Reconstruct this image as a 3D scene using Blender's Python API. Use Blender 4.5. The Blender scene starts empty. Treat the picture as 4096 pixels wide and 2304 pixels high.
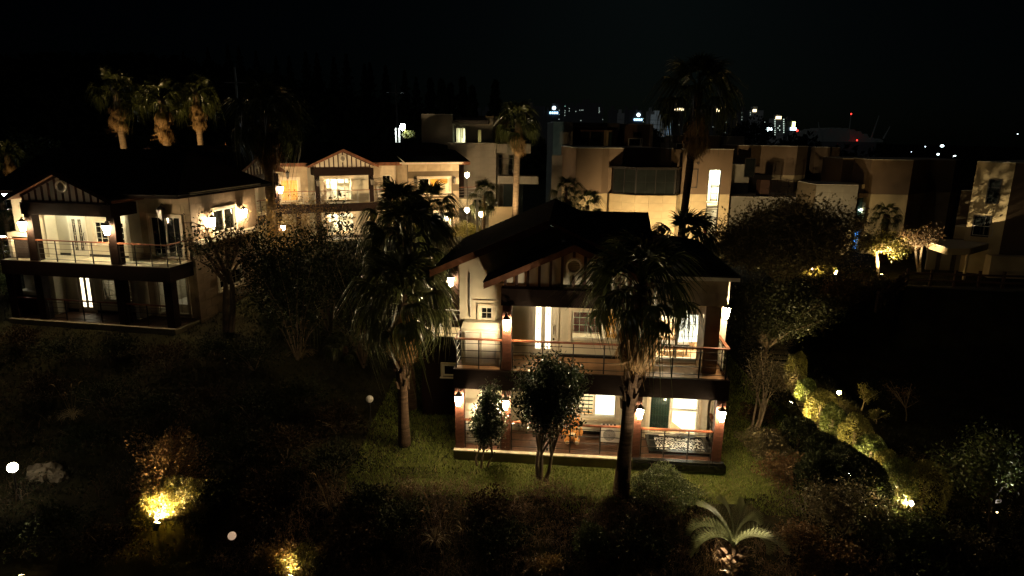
import bpy, math, random
import numpy as np
from mathutils import Vector, Matrix, Euler, noise as mnoise
R_ = math.radians
random.seed(7); rng = np.random.default_rng(11)
sc = bpy.context.scene; COL = sc.collection

# ------------------------------------------------------------------ camera, sky, exposure
FPX = 2600.0; PITCH = R_(13.3); ROLL = R_(0.7); CAMZ = 11.3
cF = Vector((0, math.cos(PITCH), -math.sin(PITCH)))
cU0 = Vector((0, math.sin(PITCH), math.cos(PITCH)))
cX = Vector((1, 0, 0))
cR = cX * math.cos(ROLL) + cU0 * math.sin(ROLL)
cU = cU0 * math.cos(ROLL) - cX * math.sin(ROLL)
cam_d = bpy.data.cameras.new('camera'); cam = bpy.data.objects.new('camera', cam_d); COL.objects.link(cam)
cam_d.sensor_width = 36; cam_d.lens = 36 * FPX / 4096; cam_d.clip_start = 0.1; cam_d.clip_end = 6000
cam.matrix_world = Matrix(((cR.x, cU.x, -cF.x, 0), (cR.y, cU.y, -cF.y, 0), (cR.z, cU.z, -cF.z, CAMZ), (0, 0, 0, 1)))
sc.camera = cam
sc.view_settings.view_transform = 'Standard'; sc.view_settings.look = 'None'
sc.view_settings.exposure = 1.3; sc.view_settings.gamma = 1; sc.view_settings.use_curve_mapping = False
sc.render.engine = 'CYCLES'
cy = sc.cycles
cy.use_denoising = True; cy.max_bounces = 5; cy.diffuse_bounces = 3; cy.glossy_bounces = 2
cy.transmission_bounces = 3; cy.transparent_max_bounces = 8; cy.sample_clamp_indirect = 3
cy.caustics_reflective = False; cy.caustics_refractive = False
w = bpy.data.worlds.new('World'); sc.world = w; w.use_nodes = True
nt = w.node_tree; nt.nodes.clear()
sky = nt.nodes.new('ShaderNodeTexSky'); sky.sky_type = 'NISHITA'; sky.sun_disc = False
sky.sun_elevation = R_(18.0); sky.sun_rotation = R_(12.0); sky.air_density = 1.0; sky.dust_density = 2.0
tint = nt.nodes.new('ShaderNodeMix'); tint.data_type = 'RGBA'; tint.blend_type = 'MULTIPLY'
tint.inputs[0].default_value = 1; tint.inputs[7].default_value = (0.36, 0.75, 1.15, 1)
bg = nt.nodes.new('ShaderNodeBackground'); bg.inputs[1].default_value = 0.000032
wo = nt.nodes.new('ShaderNodeOutputWorld')
nt.links.new(sky.outputs[0], tint.inputs[6]); nt.links.new(tint.outputs[2], bg.inputs[0]); nt.links.new(bg.outputs[0], wo.inputs[0])
sun_d = bpy.data.lights.new('roof_fill', 'SUN'); sun_d.energy = 0.012; sun_d.angle = R_(0.5); sun_d.color = (1, 0.9, 0.8)  # weak added fill light for the roofs; no moon shines here
sun = bpy.data.objects.new('roof_fill', sun_d); COL.objects.link(sun); sun.rotation_euler = (R_(42), 0, R_(-55))

# ------------------------------------------------------------------ pixel helpers (2576-wide photo coordinates -> points of the place)
def ray(xd, yd):
    x = xd * 4096 / 2576; y = yd * 4096 / 2576
    return cF + cR * ((x - 2048) / FPX) + cU * ((1152 - y) / FPX)
def at(xd, yd, Y):
    d = ray(xd, yd); return Vector((0, 0, CAMZ)) + d * (Y / d.y)
def sst(e0, e1, x):
    t = np.clip((x - e0) / (e1 - e0), 0, 1); return t * t * (3 - 2 * t)
def gz(x, y):
    x = np.asarray(x, float); y = np.asarray(y, float)
    ye = 18.7 + 11.2 * sst(5, 14, -x) + 1.5 * sst(9, 14, x)
    plat = 1.6 * sst(6, 14, -x) + 1.0 * sst(30, 42, y) + 1.2 * sst(40, 52, y)
    plat = plat + 1.25 * sst(9, 15, x) * sst(36.0, 40.0, y + 0.083 * (x - 20)); plat = np.minimum(plat, 2.25)
    d = y - ye
    front = np.where(d < 0, -3.4 * (1 - np.exp(d * 0.145)), 0)
    z = np.where(d < 0, plat + front, plat)
    dip = sst(13.5, 17, x - 0.12 * (y - 20)) * (1 - sst(38.0, 39.8, y + 0.083 * (x - 20))) * sst(19, 30, y)
    z = z - 1.9 * dip
    far = sst(120, 900, y) * -14
    return z + far
def g(x, y): return float(gz(x, y))
def GP(xd, yd):
    p = pg(xd, yd); return Vector((p.x, p.y, g(p.x, p.y)))
def pg(xd, yd):
    d = ray(xd, yd); o = Vector((0, 0, CAMZ)); t0 = 5.0
    for i in range(4000):
        p = o + d * t0
        if p.z <= g(p.x, p.y): return p
        t0 += 0.05 if t0 < 80 else 0.5
    return p

# ------------------------------------------------------------------ materials
MATS = {}
def mat(name, c, rough=0.7, var=0.25, scale=3.0, bump=0.0, bscale=40.0, spec=0.3, metal=0.0, emit=None, es=0.0, transl=0.0, island=0.0, c2=None, sample=True, stretch=None):
    m = bpy.data.materials.new(name); m.use_nodes = True; MATS[name] = m
    t = m.node_tree; N = t.nodes; L = t.links; N.clear()
    out = N.new('ShaderNodeOutputMaterial'); b = N.new('ShaderNodeBsdfPrincipled')
    b.inputs['Roughness'].default_value = rough; b.inputs['Metallic'].default_value = metal
    b.inputs['Specular IOR Level'].default_value = spec
    tc = N.new('ShaderNodeTexCoord'); n = N.new('ShaderNodeTexNoise'); n.inputs['Scale'].default_value = scale; n.inputs['Detail'].default_value = 5
    if stretch:
        mp = N.new('ShaderNodeMapping'); mp.inputs['Scale'].default_value = stretch; L.new(tc.outputs['Object'], mp.inputs[0]); L.new(mp.outputs[0], n.inputs['Vector'])
    else:
        L.new(tc.outputs['Object'], n.inputs['Vector'])
    r = N.new('ShaderNodeValToRGB')
    cc2 = c2 if c2 else tuple(min(1, x * (1 + var)) for x in c)
    r.color_ramp.elements[0].color = (*[x * (1 - var) for x in c], 1); r.color_ramp.elements[1].color = (*cc2, 1)
    r.color_ramp.elements[0].position = 0.3; r.color_ramp.elements[1].position = 0.7
    L.new(n.outputs['Fac'], r.inputs[0]); csock = r.outputs[0]
    if island:
        gi = N.new('ShaderNodeNewGeometry'); mr = N.new('ShaderNodeMapRange'); mr.inputs[3].default_value = 1 - island; mr.inputs[4].default_value = 1 + island
        L.new(gi.outputs['Random Per Island'], mr.inputs[0]); mx = N.new('ShaderNodeMix'); mx.data_type = 'RGBA'; mx.blend_type = 'MULTIPLY'; mx.inputs[0].default_value = 1
        L.new(csock, mx.inputs[6]); L.new(mr.outputs[0], mx.inputs[7]); csock = mx.outputs[2]
    L.new(csock, b.inputs['Base Color'])
    if bump:
        n2 = N.new('ShaderNodeTexNoise'); n2.inputs['Scale'].default_value = bscale; n2.inputs['Detail'].default_value = 4
        L.new(tc.outputs['Object'], n2.inputs['Vector']); bp = N.new('ShaderNodeBump'); bp.inputs['Strength'].default_value = bump; bp.inputs['Distance'].default_value = 0.02
        L.new(n2.outputs['Fac'], bp.inputs['Height']); L.new(bp.outputs[0], b.inputs['Normal'])
    if emit:
        b.inputs['Emission Color'].default_value = (*emit, 1); b.inputs['Emission Strength'].default_value = es
        if not sample: m.cycles.emission_sampling = 'NONE'
    sh = b.outputs[0]
    if transl:
        tr = N.new('ShaderNodeBsdfTranslucent'); L.new(csock, tr.inputs[0]); ms = N.new('ShaderNodeMixShader'); ms.inputs[0].default_value = transl
        L.new(sh, ms.inputs[1]); L.new(tr.outputs[0], ms.inputs[2]); sh = ms.outputs[0]
    L.new(sh, out.inputs[0]); return m
def mat_glass(name, tintc=(0.95, 0.97, 0.95)):
    m = bpy.data.materials.new(name); m.use_nodes = True; t = m.node_tree; N = t.nodes; L = t.links; N.clear()
    out = N.new('ShaderNodeOutputMaterial'); tr = N.new('ShaderNodeBsdfTransparent'); tr.inputs[0].default_value = (*tintc, 1)
    gl = N.new('ShaderNodeBsdfGlossy'); gl.inputs['Roughness'].default_value = 0.03; fr = N.new('ShaderNodeFresnel'); fr.inputs[0].default_value = 1.45
    ms = N.new('ShaderNodeMixShader'); L.new(fr.outputs[0], ms.inputs[0]); L.new(tr.outputs[0], ms.inputs[1]); L.new(gl.outputs[0], ms.inputs[2]); L.new(ms.outputs[0], out.inputs[0])
    return m
WARM = (1.0, 0.72, 0.40); WARMW = (1.0, 0.86, 0.60); COOL = (0.75, 0.9, 1.0)
plaster = mat('plaster', (0.60, 0.56, 0.44), 0.85, 0.10, 1.2, 0.25, 60, spec=0.15)
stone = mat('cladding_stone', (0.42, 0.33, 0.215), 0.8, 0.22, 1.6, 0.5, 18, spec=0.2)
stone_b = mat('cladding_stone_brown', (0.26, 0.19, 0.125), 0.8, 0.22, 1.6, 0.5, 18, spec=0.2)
wood_dk = mat('dark_timber', (0.013, 0.007, 0.005), 0.7, 0.3, 4, 0.3, 50, spec=0.08, stretch=(1, 1, 8))
wood_stud = mat('timber_stud', (0.045, 0.022, 0.015), 0.6, 0.3, 6)
wood_red = mat('red_timber', (0.20, 0.068, 0.032), 0.5, 0.3, 5, 0.2, 60)
plank_m = mat('column_plank', (0.078, 0.030, 0.018), 0.5, 0.35, 7, 0.2, 60, island=0.2)
barge_m = mat('barge_timber', (0.17, 0.07, 0.035), 0.6, 0.35, 4, 0.3, 30)
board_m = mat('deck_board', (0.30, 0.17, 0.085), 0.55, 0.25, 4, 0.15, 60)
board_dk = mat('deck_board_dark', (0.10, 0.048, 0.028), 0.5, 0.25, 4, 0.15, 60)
shingle = mat('roof_shingle', (0.020, 0.018, 0.017), 0.85, 0.45, 5, 0.6, 25, spec=0.1)
metal_dk = mat('dark_metal', (0.018, 0.015, 0.014), 0.4, 0.2, 9, metal=0.0, spec=0.5)
metal_lt = mat('grey_metal', (0.35, 0.33, 0.30), 0.4, 0.2, 9, spec=0.5)
frame_w = mat('window_frame', (0.70, 0.66, 0.55), 0.5, 0.08, 4, spec=0.3)
trim_w = mat('pale_trim', (0.66, 0.58, 0.44), 0.7, 0.12, 3, 0.15, 40)
concrete = mat('concrete', (0.24, 0.21, 0.14), 0.9, 0.22, 2, 0.3, 30, spec=0.1)
ledge_m = mat('ledge_stone', (0.58, 0.52, 0.38), 0.8, 0.2, 6, 0.3, 40)
black_st = mat('black_stone', (0.012, 0.012, 0.012), 0.25, 0.3, 6, spec=0.5)
pane_dk = mat('dark_pane', (0.010, 0.012, 0.012), 0.06, 0.3, 2, spec=0.6)
pane_gr = mat('green_pane', (0.05, 0.09, 0.08), 0.1, 0.2, 2, spec=0.6)
glass = mat_glass('clear_glass')
room_w = mat('room_plaster', (0.75, 0.70, 0.58), 0.8, 0.06, 2)
room_f = mat('room_floor', (0.35, 0.22, 0.12), 0.5, 0.2, 3)
furn = mat('furniture', (0.30, 0.19, 0.11), 0.6, 0.2, 5)
furn_dk = mat('furniture_dark', (0.05, 0.04, 0.035), 0.5, 0.2, 5)
furn_wh = mat('furniture_white', (0.7, 0.68, 0.62), 0.5, 0.05, 5)
red_m = mat('red_blind', (0.24, 0.012, 0.014), 0.7, 0.2, 10)
curt = mat('curtain_cloth', (0.62, 0.55, 0.40), 0.9, 0.12, 3, transl=0.5)
curt_y = mat('yellow_curtain', (0.80, 0.56, 0.24), 0.9, 0.12, 3, transl=0.6)
frost = mat('frosted_lit_glass', (0.8, 0.75, 0.6), 0.5, 0.1, 6, emit=(1.0, 0.86, 0.56), es=1.6, sample=False)
frost_b = mat('glowing_blind', (0.8, 0.78, 0.7), 0.6, 0.05, 4, emit=(1.0, 0.93, 0.70), es=1.1)  # backlight from the room is put into the blind's own glow
blue_lit = mat('blue_lit_curtain', (0.2, 0.4, 0.7), 0.7, 0.4, 8, emit=(0.10, 0.36, 0.85), es=0.75, stretch=(6, 6, .6))
lamp_w = mat('lit_lamp_glass', (0.8, 0.75, 0.6), 0.4, 0.02, 4, emit=WARM, es=75)
lamp_a = mat('lit_lantern_glass', (0.8, 0.75, 0.6), 0.4, 0.02, 4, emit=(1.0, 0.74, 0.42), es=150)
lamp_off = mat('unlit_lamp_glass', (0.12, 0.11, 0.09), 0.3, 0.05, 4, spec=0.4)
lens_m = mat('floodlight_lens', (0.8, 0.7, 0.5), 0.3, 0.02, 4, emit=(1.0, 0.75, 0.35), es=22, sample=False)
globe_m = mat('opal_globe', (0.7, 0.62, 0.5), 0.35, 0.05, 4, emit=(1.0, 0.66, 0.42), es=0.17, sample=False)
globe_off = mat('white_globe', (0.62, 0.58, 0.52), 0.35, 0.05, 4)
lamp_cold = mat('cold_lamp_glass', (0.8, 0.85, 0.9), 0.4, 0.02, 4, emit=(0.80, 0.95, 1.0), es=70)
led_m = mat('led_strip', (0.9, 0.9, 0.9), 0.4, 0.02, 4, emit=(1.0, 0.93, 0.75), es=25)
fur = mat('plush_fur', (0.50, 0.22, 0.055), 0.95, 0.15, 14, 0.5, 120)
fur_w = mat('plush_belly', (0.75, 0.62, 0.42), 0.95, 0.1, 14, 0.5, 120)
white_enamel = mat('white_enamel', (0.62, 0.60, 0.54), 0.4, 0.06, 5)
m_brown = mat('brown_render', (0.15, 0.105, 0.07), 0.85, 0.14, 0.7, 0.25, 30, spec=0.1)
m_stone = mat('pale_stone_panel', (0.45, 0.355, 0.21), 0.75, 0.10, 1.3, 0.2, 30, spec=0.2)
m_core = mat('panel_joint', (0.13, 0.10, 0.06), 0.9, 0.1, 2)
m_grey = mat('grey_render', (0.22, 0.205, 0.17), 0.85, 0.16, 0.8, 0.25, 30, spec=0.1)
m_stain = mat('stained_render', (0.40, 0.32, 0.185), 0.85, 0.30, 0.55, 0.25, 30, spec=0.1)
cap_m = mat('parapet_cap', (0.5, 0.47, 0.4), 0.5, 0.1, 3)
soil = mat('soil', (0.035, 0.026, 0.016), 0.95, 0.5, 1.3, 0.8, 9, spec=0.05)
asphalt = mat('asphalt', (0.05, 0.045, 0.04), 0.9, 0.25, 3, 0.3, 60)
slab_m = mat('path_slab', (0.32, 0.26, 0.19), 0.85, 0.25, 3, 0.3, 30)
rock_m = mat('rock', (0.13, 0.10, 0.065), 0.9, 0.4, 3, 0.7, 9)
bark = mat('bark', (0.115, 0.083, 0.055), 0.9, 0.35, 6, 0.7, 30, stretch=(1, 1, .25))
bark_p = mat('pale_bark', (0.30, 0.235, 0.155), 0.9, 0.3, 6, 0.5, 30)
trunk_m = mat('palm_trunk', (0.235, 0.165, 0.10), 0.9, 0.35, 5, 0.6, 25, stretch=(.5, .5, 3))
trunk_d = mat('palm_trunk_dark', (0.062, 0.040, 0.025), 0.95, 0.5, 5, 1.0, 25, spec=0.08, stretch=(.5, .5, 3))
frond_m = mat('palm_frond', (0.052, 0.062, 0.018), 0.32, 0.3, 2.5, spec=0.5, transl=0.12)
frond_d = mat('dead_palm_frond', (0.25, 0.155, 0.066), 0.7, 0.4, 4, spec=0.2, transl=0.1)
petiole_m = mat('petiole', (0.16, 0.11, 0.05), 0.5, 0.3, 4)
pindo_m = mat('feather_frond', (0.115, 0.125, 0.055), 0.4, 0.25, 2.5, spec=0.4, transl=0.2)
def leafm(name, c, rough=0.45, isl=0.45, tr=0.2, spec=0.4): return mat(name, c, rough, 0.25, 1.6, spec=spec, transl=tr, island=isl)
lf_cam = leafm('camellia_leaf', (0.024, 0.036, 0.013), 0.36, 0.4, 0.1, 0.35)
lf_green = leafm('green_leaf', (0.060, 0.078, 0.022))
lf_yel = leafm('yellow_green_leaf', (0.135, 0.125, 0.030))
lf_brown = leafm('brown_leaf', (0.115, 0.070, 0.032), .7, .45, .2, .15)
lf_dark = leafm('dark_leaf', (0.022, 0.027, 0.011), .75, .45, .15, .1)
lf_bank = leafm('dry_bank_leaf', (0.040, 0.026, 0.013), .8, .45, .15, .08)
lf_mid = leafm('mid_dark_leaf', (0.028, 0.031, 0.012))
lf_gold = leafm('golden_leaf', (0.20, 0.125, 0.035))
lf_olive = leafm('olive_leaf', (0.098, 0.080, 0.036))
grass_m = leafm('grass_blade', (0.15, 0.19, 0.032), 0.6)
grass_dk = leafm('unlit_grass_blade', (0.015, 0.016, 0.006), 0.8)  # grass colour darkened to stand in for missing lamplight
grass_dry = leafm('dry_grass_blade', (0.20, 0.145, 0.065), 0.7)
briar = leafm('dry_stem', (0.105, 0.062, 0.034), 0.7)

# ------------------------------------------------------------------ mesh helpers
class MB:
    def __init__(s): s.v = []; s.f = []
    def add(s, vs, fs):
        o = len(s.v); s.v += [tuple(p) for p in vs]; s.f += [tuple(i + o for i in f) for f in fs]; return s
    def box(s, x0, y0, z0, x1, y1, z1):
        return s.add([(x0, y0, z0), (x1, y0, z0), (x1, y1, z0), (x0, y1, z0), (x0, y0, z1), (x1, y0, z1), (x1, y1, z1), (x0, y1, z1)],
                     [(0, 3, 2, 1), (4, 5, 6, 7), (0, 1, 5, 4), (1, 2, 6, 5), (2, 3, 7, 6), (3, 0, 4, 7)])
    def hexa(s, b4, t4):
        return s.add(list(b4) + list(t4), [(0, 3, 2, 1), (4, 5, 6, 7), (0, 1, 5, 4), (1, 2, 6, 5), (2, 3, 7, 6), (3, 0, 4, 7)])
    def prism(s, poly, z0, z1):          # horizontal polygon (ccw) extruded in z
        n = len(poly); vs = [(x, y, z0) for x, y in poly] + [(x, y, z1) for x, y in poly]
        return s.add(vs, [tuple(range(n))[::-1], tuple(range(n, 2 * n))] + [(i, (i + 1) % n, (i + 1) % n + n, i + n) for i in range(n)])
    def prism_v(s, poly, v0, v1):        # polygon in (x,z) extruded along y
        n = len(poly); vs = [(x, v0, z) for x, z in poly] + [(x, v1, z) for x, z in poly]
        return s.add(vs, [tuple(range(n)), tuple(range(n, 2 * n))[::-1]] + [(i, i + n, (i + 1) % n + n, (i + 1) % n) for i in range(n)])
    def tube(s, pts, rad, n=6, cap=True):
        pts = [Vector(p) for p in pts]; rings = []
        for i, p in enumerate(pts):
            d = (pts[min(i + 1, len(pts) - 1)] - pts[max(i - 1, 0)]).normalized()
            a = d.cross(Vector((0, 0, 1)) if abs(d.z) < 0.9 else Vector((1, 0, 0))).normalized(); b = d.cross(a)
            r = rad[i] if hasattr(rad, '__len__') else rad
            rings.append([p + (a * math.cos(2 * math.pi * k / n) + b * math.sin(2 * math.pi * k / n)) * r for k in range(n)])
        vs = [q for rg in rings for q in rg]; fs = []
        for i in range(len(pts) - 1):
            for k in range(n): fs.append((i * n + k, i * n + (k + 1) % n, (i + 1) * n + (k + 1) % n, (i + 1) * n + k))
        if cap: fs += [tuple(range(n))[::-1], tuple(range((len(pts) - 1) * n, len(pts) * n))]
        return s.add(vs, fs)
    def lathe(s, prof, cx=0, cy=0, n=12):
        vs = []; fs = []
        for r, z in prof:
            for k in range(n): vs.append((cx + r * math.cos(2 * math.pi * k / n), cy + r * math.sin(2 * math.pi * k / n), z))
        for i in range(len(prof) - 1):
            for k in range(n): fs.append((i * n + k, i * n + (k + 1) % n, (i + 1) * n + (k + 1) % n, (i + 1) * n + k))
        fs += [tuple(range(n))[::-1], tuple(range((len(prof) - 1) * n, len(prof) * n))]
        return s.add(vs, fs)
    def ball(s, c, r, seg=12, ring=8):
        rx, ry, rz = r if hasattr(r, '__len__') else (r, r, r)
        o = MB().lathe([(max(1e-3, math.sin(math.pi * i / ring)), -math.cos(math.pi * i / ring)) for i in range(ring + 1)], n=seg)
        return s.add([(c[0] + x * rx, c[1] + y * ry, c[2] + z * rz) for x, y, z in o.v], o.f)
    def xf(s, M):
        s.v = [tuple(M @ Vector(p)) for p in s.v]; return s
    def mesh(s, name, m, smooth=False):
        me = bpy.data.meshes.new(name); me.from_pydata(s.v, [], s.f); me.materials.append(m)
        if smooth: me.shade_smooth()
        return me
def np_mesh(name, V, F, m, smooth=False):
    V = np.asarray(V, np.float32); F = np.asarray(F, np.int32); k = F.shape[1]
    me = bpy.data.meshes.new(name); me.vertices.add(len(V)); me.vertices.foreach_set('co', V.ravel())
    me.loops.add(F.size); me.loops.foreach_set('vertex_index', F.ravel())
    me.polygons.add(len(F)); me.polygons.foreach_set('loop_start', np.arange(0, F.size, k, dtype=np.int32))
    me.polygons.foreach_set('loop_total', np.full(len(F), k, np.int32))
    me.update(calc_edges=True); me.materials.append(m)
    if smooth: me.shade_smooth()
    return me
def link(name, me, parent=None, loc=None, rot=None, scale=None):
    o = bpy.data.objects.new(name, me); COL.objects.link(o)
    if parent: o.parent = parent
    if loc is not None: o.location = loc
    if rot is not None: o.rotation_euler = rot
    if scale is not None: o.scale = (scale,) * 3 if not hasattr(scale, '__len__') else scale
    return o
def part(parent, name, mb, m, loc=None, rot=None, smooth=False, label=None):
    o = link(name, mb.mesh(name, m, smooth), parent, loc, rot)
    if label: o['label'] = label
    return o
def tag(o, label, cat, group=None, kind=None):
    if label: o['label'] = label
    if cat: o['category'] = cat
    if group: o['group'] = group
    if kind: o['kind'] = kind
    return o
def thing(name, label, cat, loc=(0, 0, 0), rz=0.0, group=None):
    o = bpy.data.objects.new(name, None); COL.objects.link(o); o.location = loc; o.rotation_euler = (0, 0, rz); o.empty_display_size = .2
    return tag(o, label, cat, group)
def struct(name, me, loc=None):
    o = link(name, me, None, loc); o['kind'] = 'structure'; return o

# ------------------------------------------------------------------ the ground
def axis(vals):
    out = [vals[0][0]]
    for a, b, st in vals:
        k = max(1, int(round((b - a) / st))); out += [a + (b - a) * (i + 1) / k for i in range(k)]
    return np.array(out)
xs = axis([(-1800, -300, 150), (-300, -60, 20), (-60, 60, 0.6), (60, 300, 20), (300, 1800, 150)])
ys = axis([(-5, 60, 0.5), (60, 200, 5), (200, 900, 50), (900, 4000, 300)])
GX, GY = np.meshgrid(xs, ys)
GZ = gz(GX, GY) + np.where((GY < 60) & (abs(GX) < 60), 0.05 * np.sin(GX * 1.7 + 2 * np.sin(GY * .9)) * np.sin(GY * 1.3 + GX * .4), 0) * (GY < 18)
nx, ny = len(xs), len(ys)
idx = np.arange(nx * ny).reshape(ny, nx)
Fq = np.stack([idx[:-1, :-1].ravel(), idx[:-1, 1:].ravel(), idx[1:, 1:].ravel(), idx[1:, :-1].ravel()], 1)
ground_m = mat('garden_ground', (0.020, 0.016, 0.009), 0.95, 0.5, 0.8, 0.8, 14, spec=0.05, c2=(0.030, 0.028, 0.011))
struct('ground', np_mesh('ground', np.stack([GX.ravel(), GY.ravel(), GZ.ravel()], 1), Fq, ground_m, True))

lx = np.linspace(-5.5, 11.5, 69); ly = np.linspace(18.3, 33, 60); LX, LY = np.meshgrid(lx, ly)
LZ = gz(LX, LY) + 0.012; li = np.arange(69 * 60).reshape(60, 69)
LF = np.stack([li[:-1, :-1].ravel(), li[:-1, 1:].ravel(), li[1:, 1:].ravel(), li[1:, :-1].ravel()], 1)
lcx = LX[:-1, :-1].ravel(); lcy = LY[:-1, :-1].ravel()
LF = LF[(lcx > -3.6 + .7 * np.sin(lcy * 2.3) + .5 * np.sin(lcy * 5.1)) & (lcx < 10.6 + .5 * np.sin(lcy * 1.9)) & (lcy > 18.75 + .35 * np.sin(lcx * 1.6) + 11.2 * sst(5, 14, -lcx) + 1.5 * sst(9, 14, lcx))]
lawn_m = mat('lawn_turf', (0.070, 0.085, 0.018), 0.95, 0.4, 1.1, 0.8, 22, spec=0.05, c2=(0.088, 0.098, 0.026))
struct('lawn', np_mesh('lawn', np.stack([LX.ravel(), LY.ravel(), LZ.ravel()], 1), LF, lawn_m, True))

# wooded hill on the left skyline
def hill_z(x, y):
    return 33 * np.exp(-((x + 120) / 115) ** 2) * sst(110, 200, y) * (1 - sst(240, 330, y)) - 4
hx = np.linspace(-420, 40, 60); hy = np.linspace(100, 340, 40); HX, HY = np.meshgrid(hx, hy); HZ = hill_z(HX, HY) + 1.5 * np.sin(HX * .21) * np.sin(HY * .17)
hi = np.arange(2400).reshape(40, 60); HF = np.stack([hi[:-1, :-1].ravel(), hi[:-1, 1:].ravel(), hi[1:, 1:].ravel(), hi[1:, :-1].ravel()], 1)
hill_m = mat('hill_ground', (0.012, 0.015, 0.008), 0.95, 0.4, .2)
struct('hill', np_mesh('hill', np.stack([HX.ravel(), HY.ravel(), HZ.ravel()], 1), HF, hill_m, True))

# ------------------------------------------------------------------ building helpers (local house frame: x along the front, y into the house, z up)
def wall(H, name, m, p0, ang, wd, z0, z1, th=0.2, holes=()):
    """wall slab from p0 along ang (deg, local), with rectangular openings (x0,z0,x1,z1)"""
    X = sorted({0, wd, *[h[0] for h in holes], *[h[2] for h in holes]}); Z = sorted({z0, z1, *[h[1] for h in holes], *[h[3] for h in holes]})
    mb = MB(); 
    for zi in range(len(Z) - 1):
        run = None
        for xi in range(len(X) - 1):
            cx, cz = (X[xi] + X[xi + 1]) / 2, (Z[zi] + Z[zi + 1]) / 2
            if any(h[0] < cx < h[2] and h[1] < cz < h[3] for h in holes):
                if run is not None: mb.box(run, 0, Z[zi], X[xi], th, Z[zi + 1]); run = None
            elif run is None: run = X[xi]
        if run is not None: mb.box(run, 0, Z[zi], X[-1], th, Z[zi + 1])
    return part(H, name, mb, m, (p0[0], p0[1], 0), (0, 0, R_(ang)))
def window(H, p, ang, wd, ht, cols=2, rows=3, pm=None, fm=None, fw=0.07, trim=0.0, name='window', mullion=None, lab=None):
    """frame with pane and glazing bars; p = lower left corner on the wall face"""
    fm = fm or frame_w; pm = pm or pane_dk
    mb = MB(); d0, d1 = -0.03, 0.10
    mb.box(0, d0, 0, fw, d1, ht); mb.box(wd - fw, d0, 0, wd, d1, ht); mb.box(fw, d0, 0, wd - fw, d1, fw); mb.box(fw, d0, ht - fw, wd - fw, d1, ht)
    for x in (mullion or []): mb.box(x - .035, d0 + .01, fw, x + .035, d1 - .01, ht - fw)
    o = part(H, name, mb, fm, p, (0, 0, R_(ang)), label=lab)
    if trim:
        t = MB(); e = trim
        t.box(-e, -.07, -e * .6, 0, .0, ht + e); t.box(wd, -.07, -e * .6, wd + e, .0, ht + e); t.box(0, -.07, ht, wd, 0, ht + e); t.box(-e - .03, -.11, -e * 1.2, wd + e + .03, .0, -e * .6)
        part(o, 'window_surround', t, trim_w)
    part(o, 'pane', MB().box(fw, .045, fw, wd - fw, .055, ht - fw), pm)
    if cols * rows > 1:
        b = MB()
        for i in range(1, cols): b.box(wd * i / cols - .008, .02, fw, wd * i / cols + .008, .044, ht - fw)
        for j in range(1, rows): b.box(fw, .024, ht * j / rows - .008, wd - fw, .042, ht * j / rows + .008)
        part(o, 'glazing_bars', b, fm)
    return o
def room(H, x0, x1, y0, y1, z0, z1, power, colr=WARMW, wm=None, items=()):
    mb = MB(); t = .05
    mb.box(x0 - t, y1, z0 - t, x1 + t, y1 + t, z1 + t); mb.box(x0 - t, y0, z0 - t, x0, y1, z1 + t); mb.box(x1, y0, z0 - t, x1 + t, y1, z1 + t)
    mb.box(x0, y0, z1, x1, y1, z1 + t)
    o = part(H, 'room', mb, wm or room_w); part(o, 'room_floor', MB().box(x0, y0, z0 - t, x1, y1, z0), room_f)
    for nm, m, bxs in items:
        q = MB()
        for b in bxs: q.box(*b)
        part(o, nm, q, m)
    ld = bpy.data.lights.new('ceiling_light', 'AREA'); ld.energy = power * 1.6; ld.color = colr; ld.size = min(.8, (x1 - x0) * .5)
    l = link('ceiling_light', ld, H, ((x0 + x1) / 2, (y0 + y1) / 2, z1 - .06)); return o
def door(H, p, wd=.92, ht=2.1, lit=True, ang=0):
    mb = MB(); mb.box(-.08, -.05, 0, 0, .1, ht + .08); mb.box(wd, -.05, 0, wd + .08, .1, ht + .08); mb.box(0, -.05, ht, wd, .1, ht + .08)
    o = part(H, 'door', mb, frame_w, p, (0, 0, R_(ang)))
    g0, g1, g2, g3 = .17, .36, .52, .71; za, zb_ = .28, ht - .2
    lf = MB()
    for a, b in ((0.005, g0), (g1, g2), (g3, wd - .005)): lf.box(a, .0, 0.02, b, .045, ht - .01)
    for a, b in ((g0, g1), (g2, g3)): lf.box(a, .0, 0.02, b, .045, za); lf.box(a, .0, zb_, b, .045, ht - .01)
    part(o, 'door_leaf', lf, frame_w)
    for a, b in ((g0, g1), (g2, g3)):
        part(o, 'glass_strip', MB().box(a, .02, za, b, .03, zb_), frost if lit else pane_dk)
        gr = MB(); cx = (a + b) / 2
        gr.box(cx - .008, .004, za, cx + .008, .016, zb_)
        for zz in (za + .25, (za + zb_) / 2, zb_ - .25):
            for sg in (-1, 1):
                gr.tube([(cx + sg * (.005 + .035 * (1 - math.cos(k * .9))), .01, zz - .11 + .22 * k / 5 + .03 * math.sin(k * 1.6)) for k in range(6)], .007, 4)
        part(o, 'grille', gr, metal_dk if lit else trim_w)
    hd = MB(); hx = wd - .09
    hd.tube([(hx, .0, .85), (hx, -.06, .88), (hx, -.06, 1.2), (hx, .0, 1.23)], .016, 6); hd.box(hx - .03, -.012, .62, hx + .03, 0, .7)
    part(o, 'handle', hd, metal_dk); return o
_rail = {}
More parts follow.
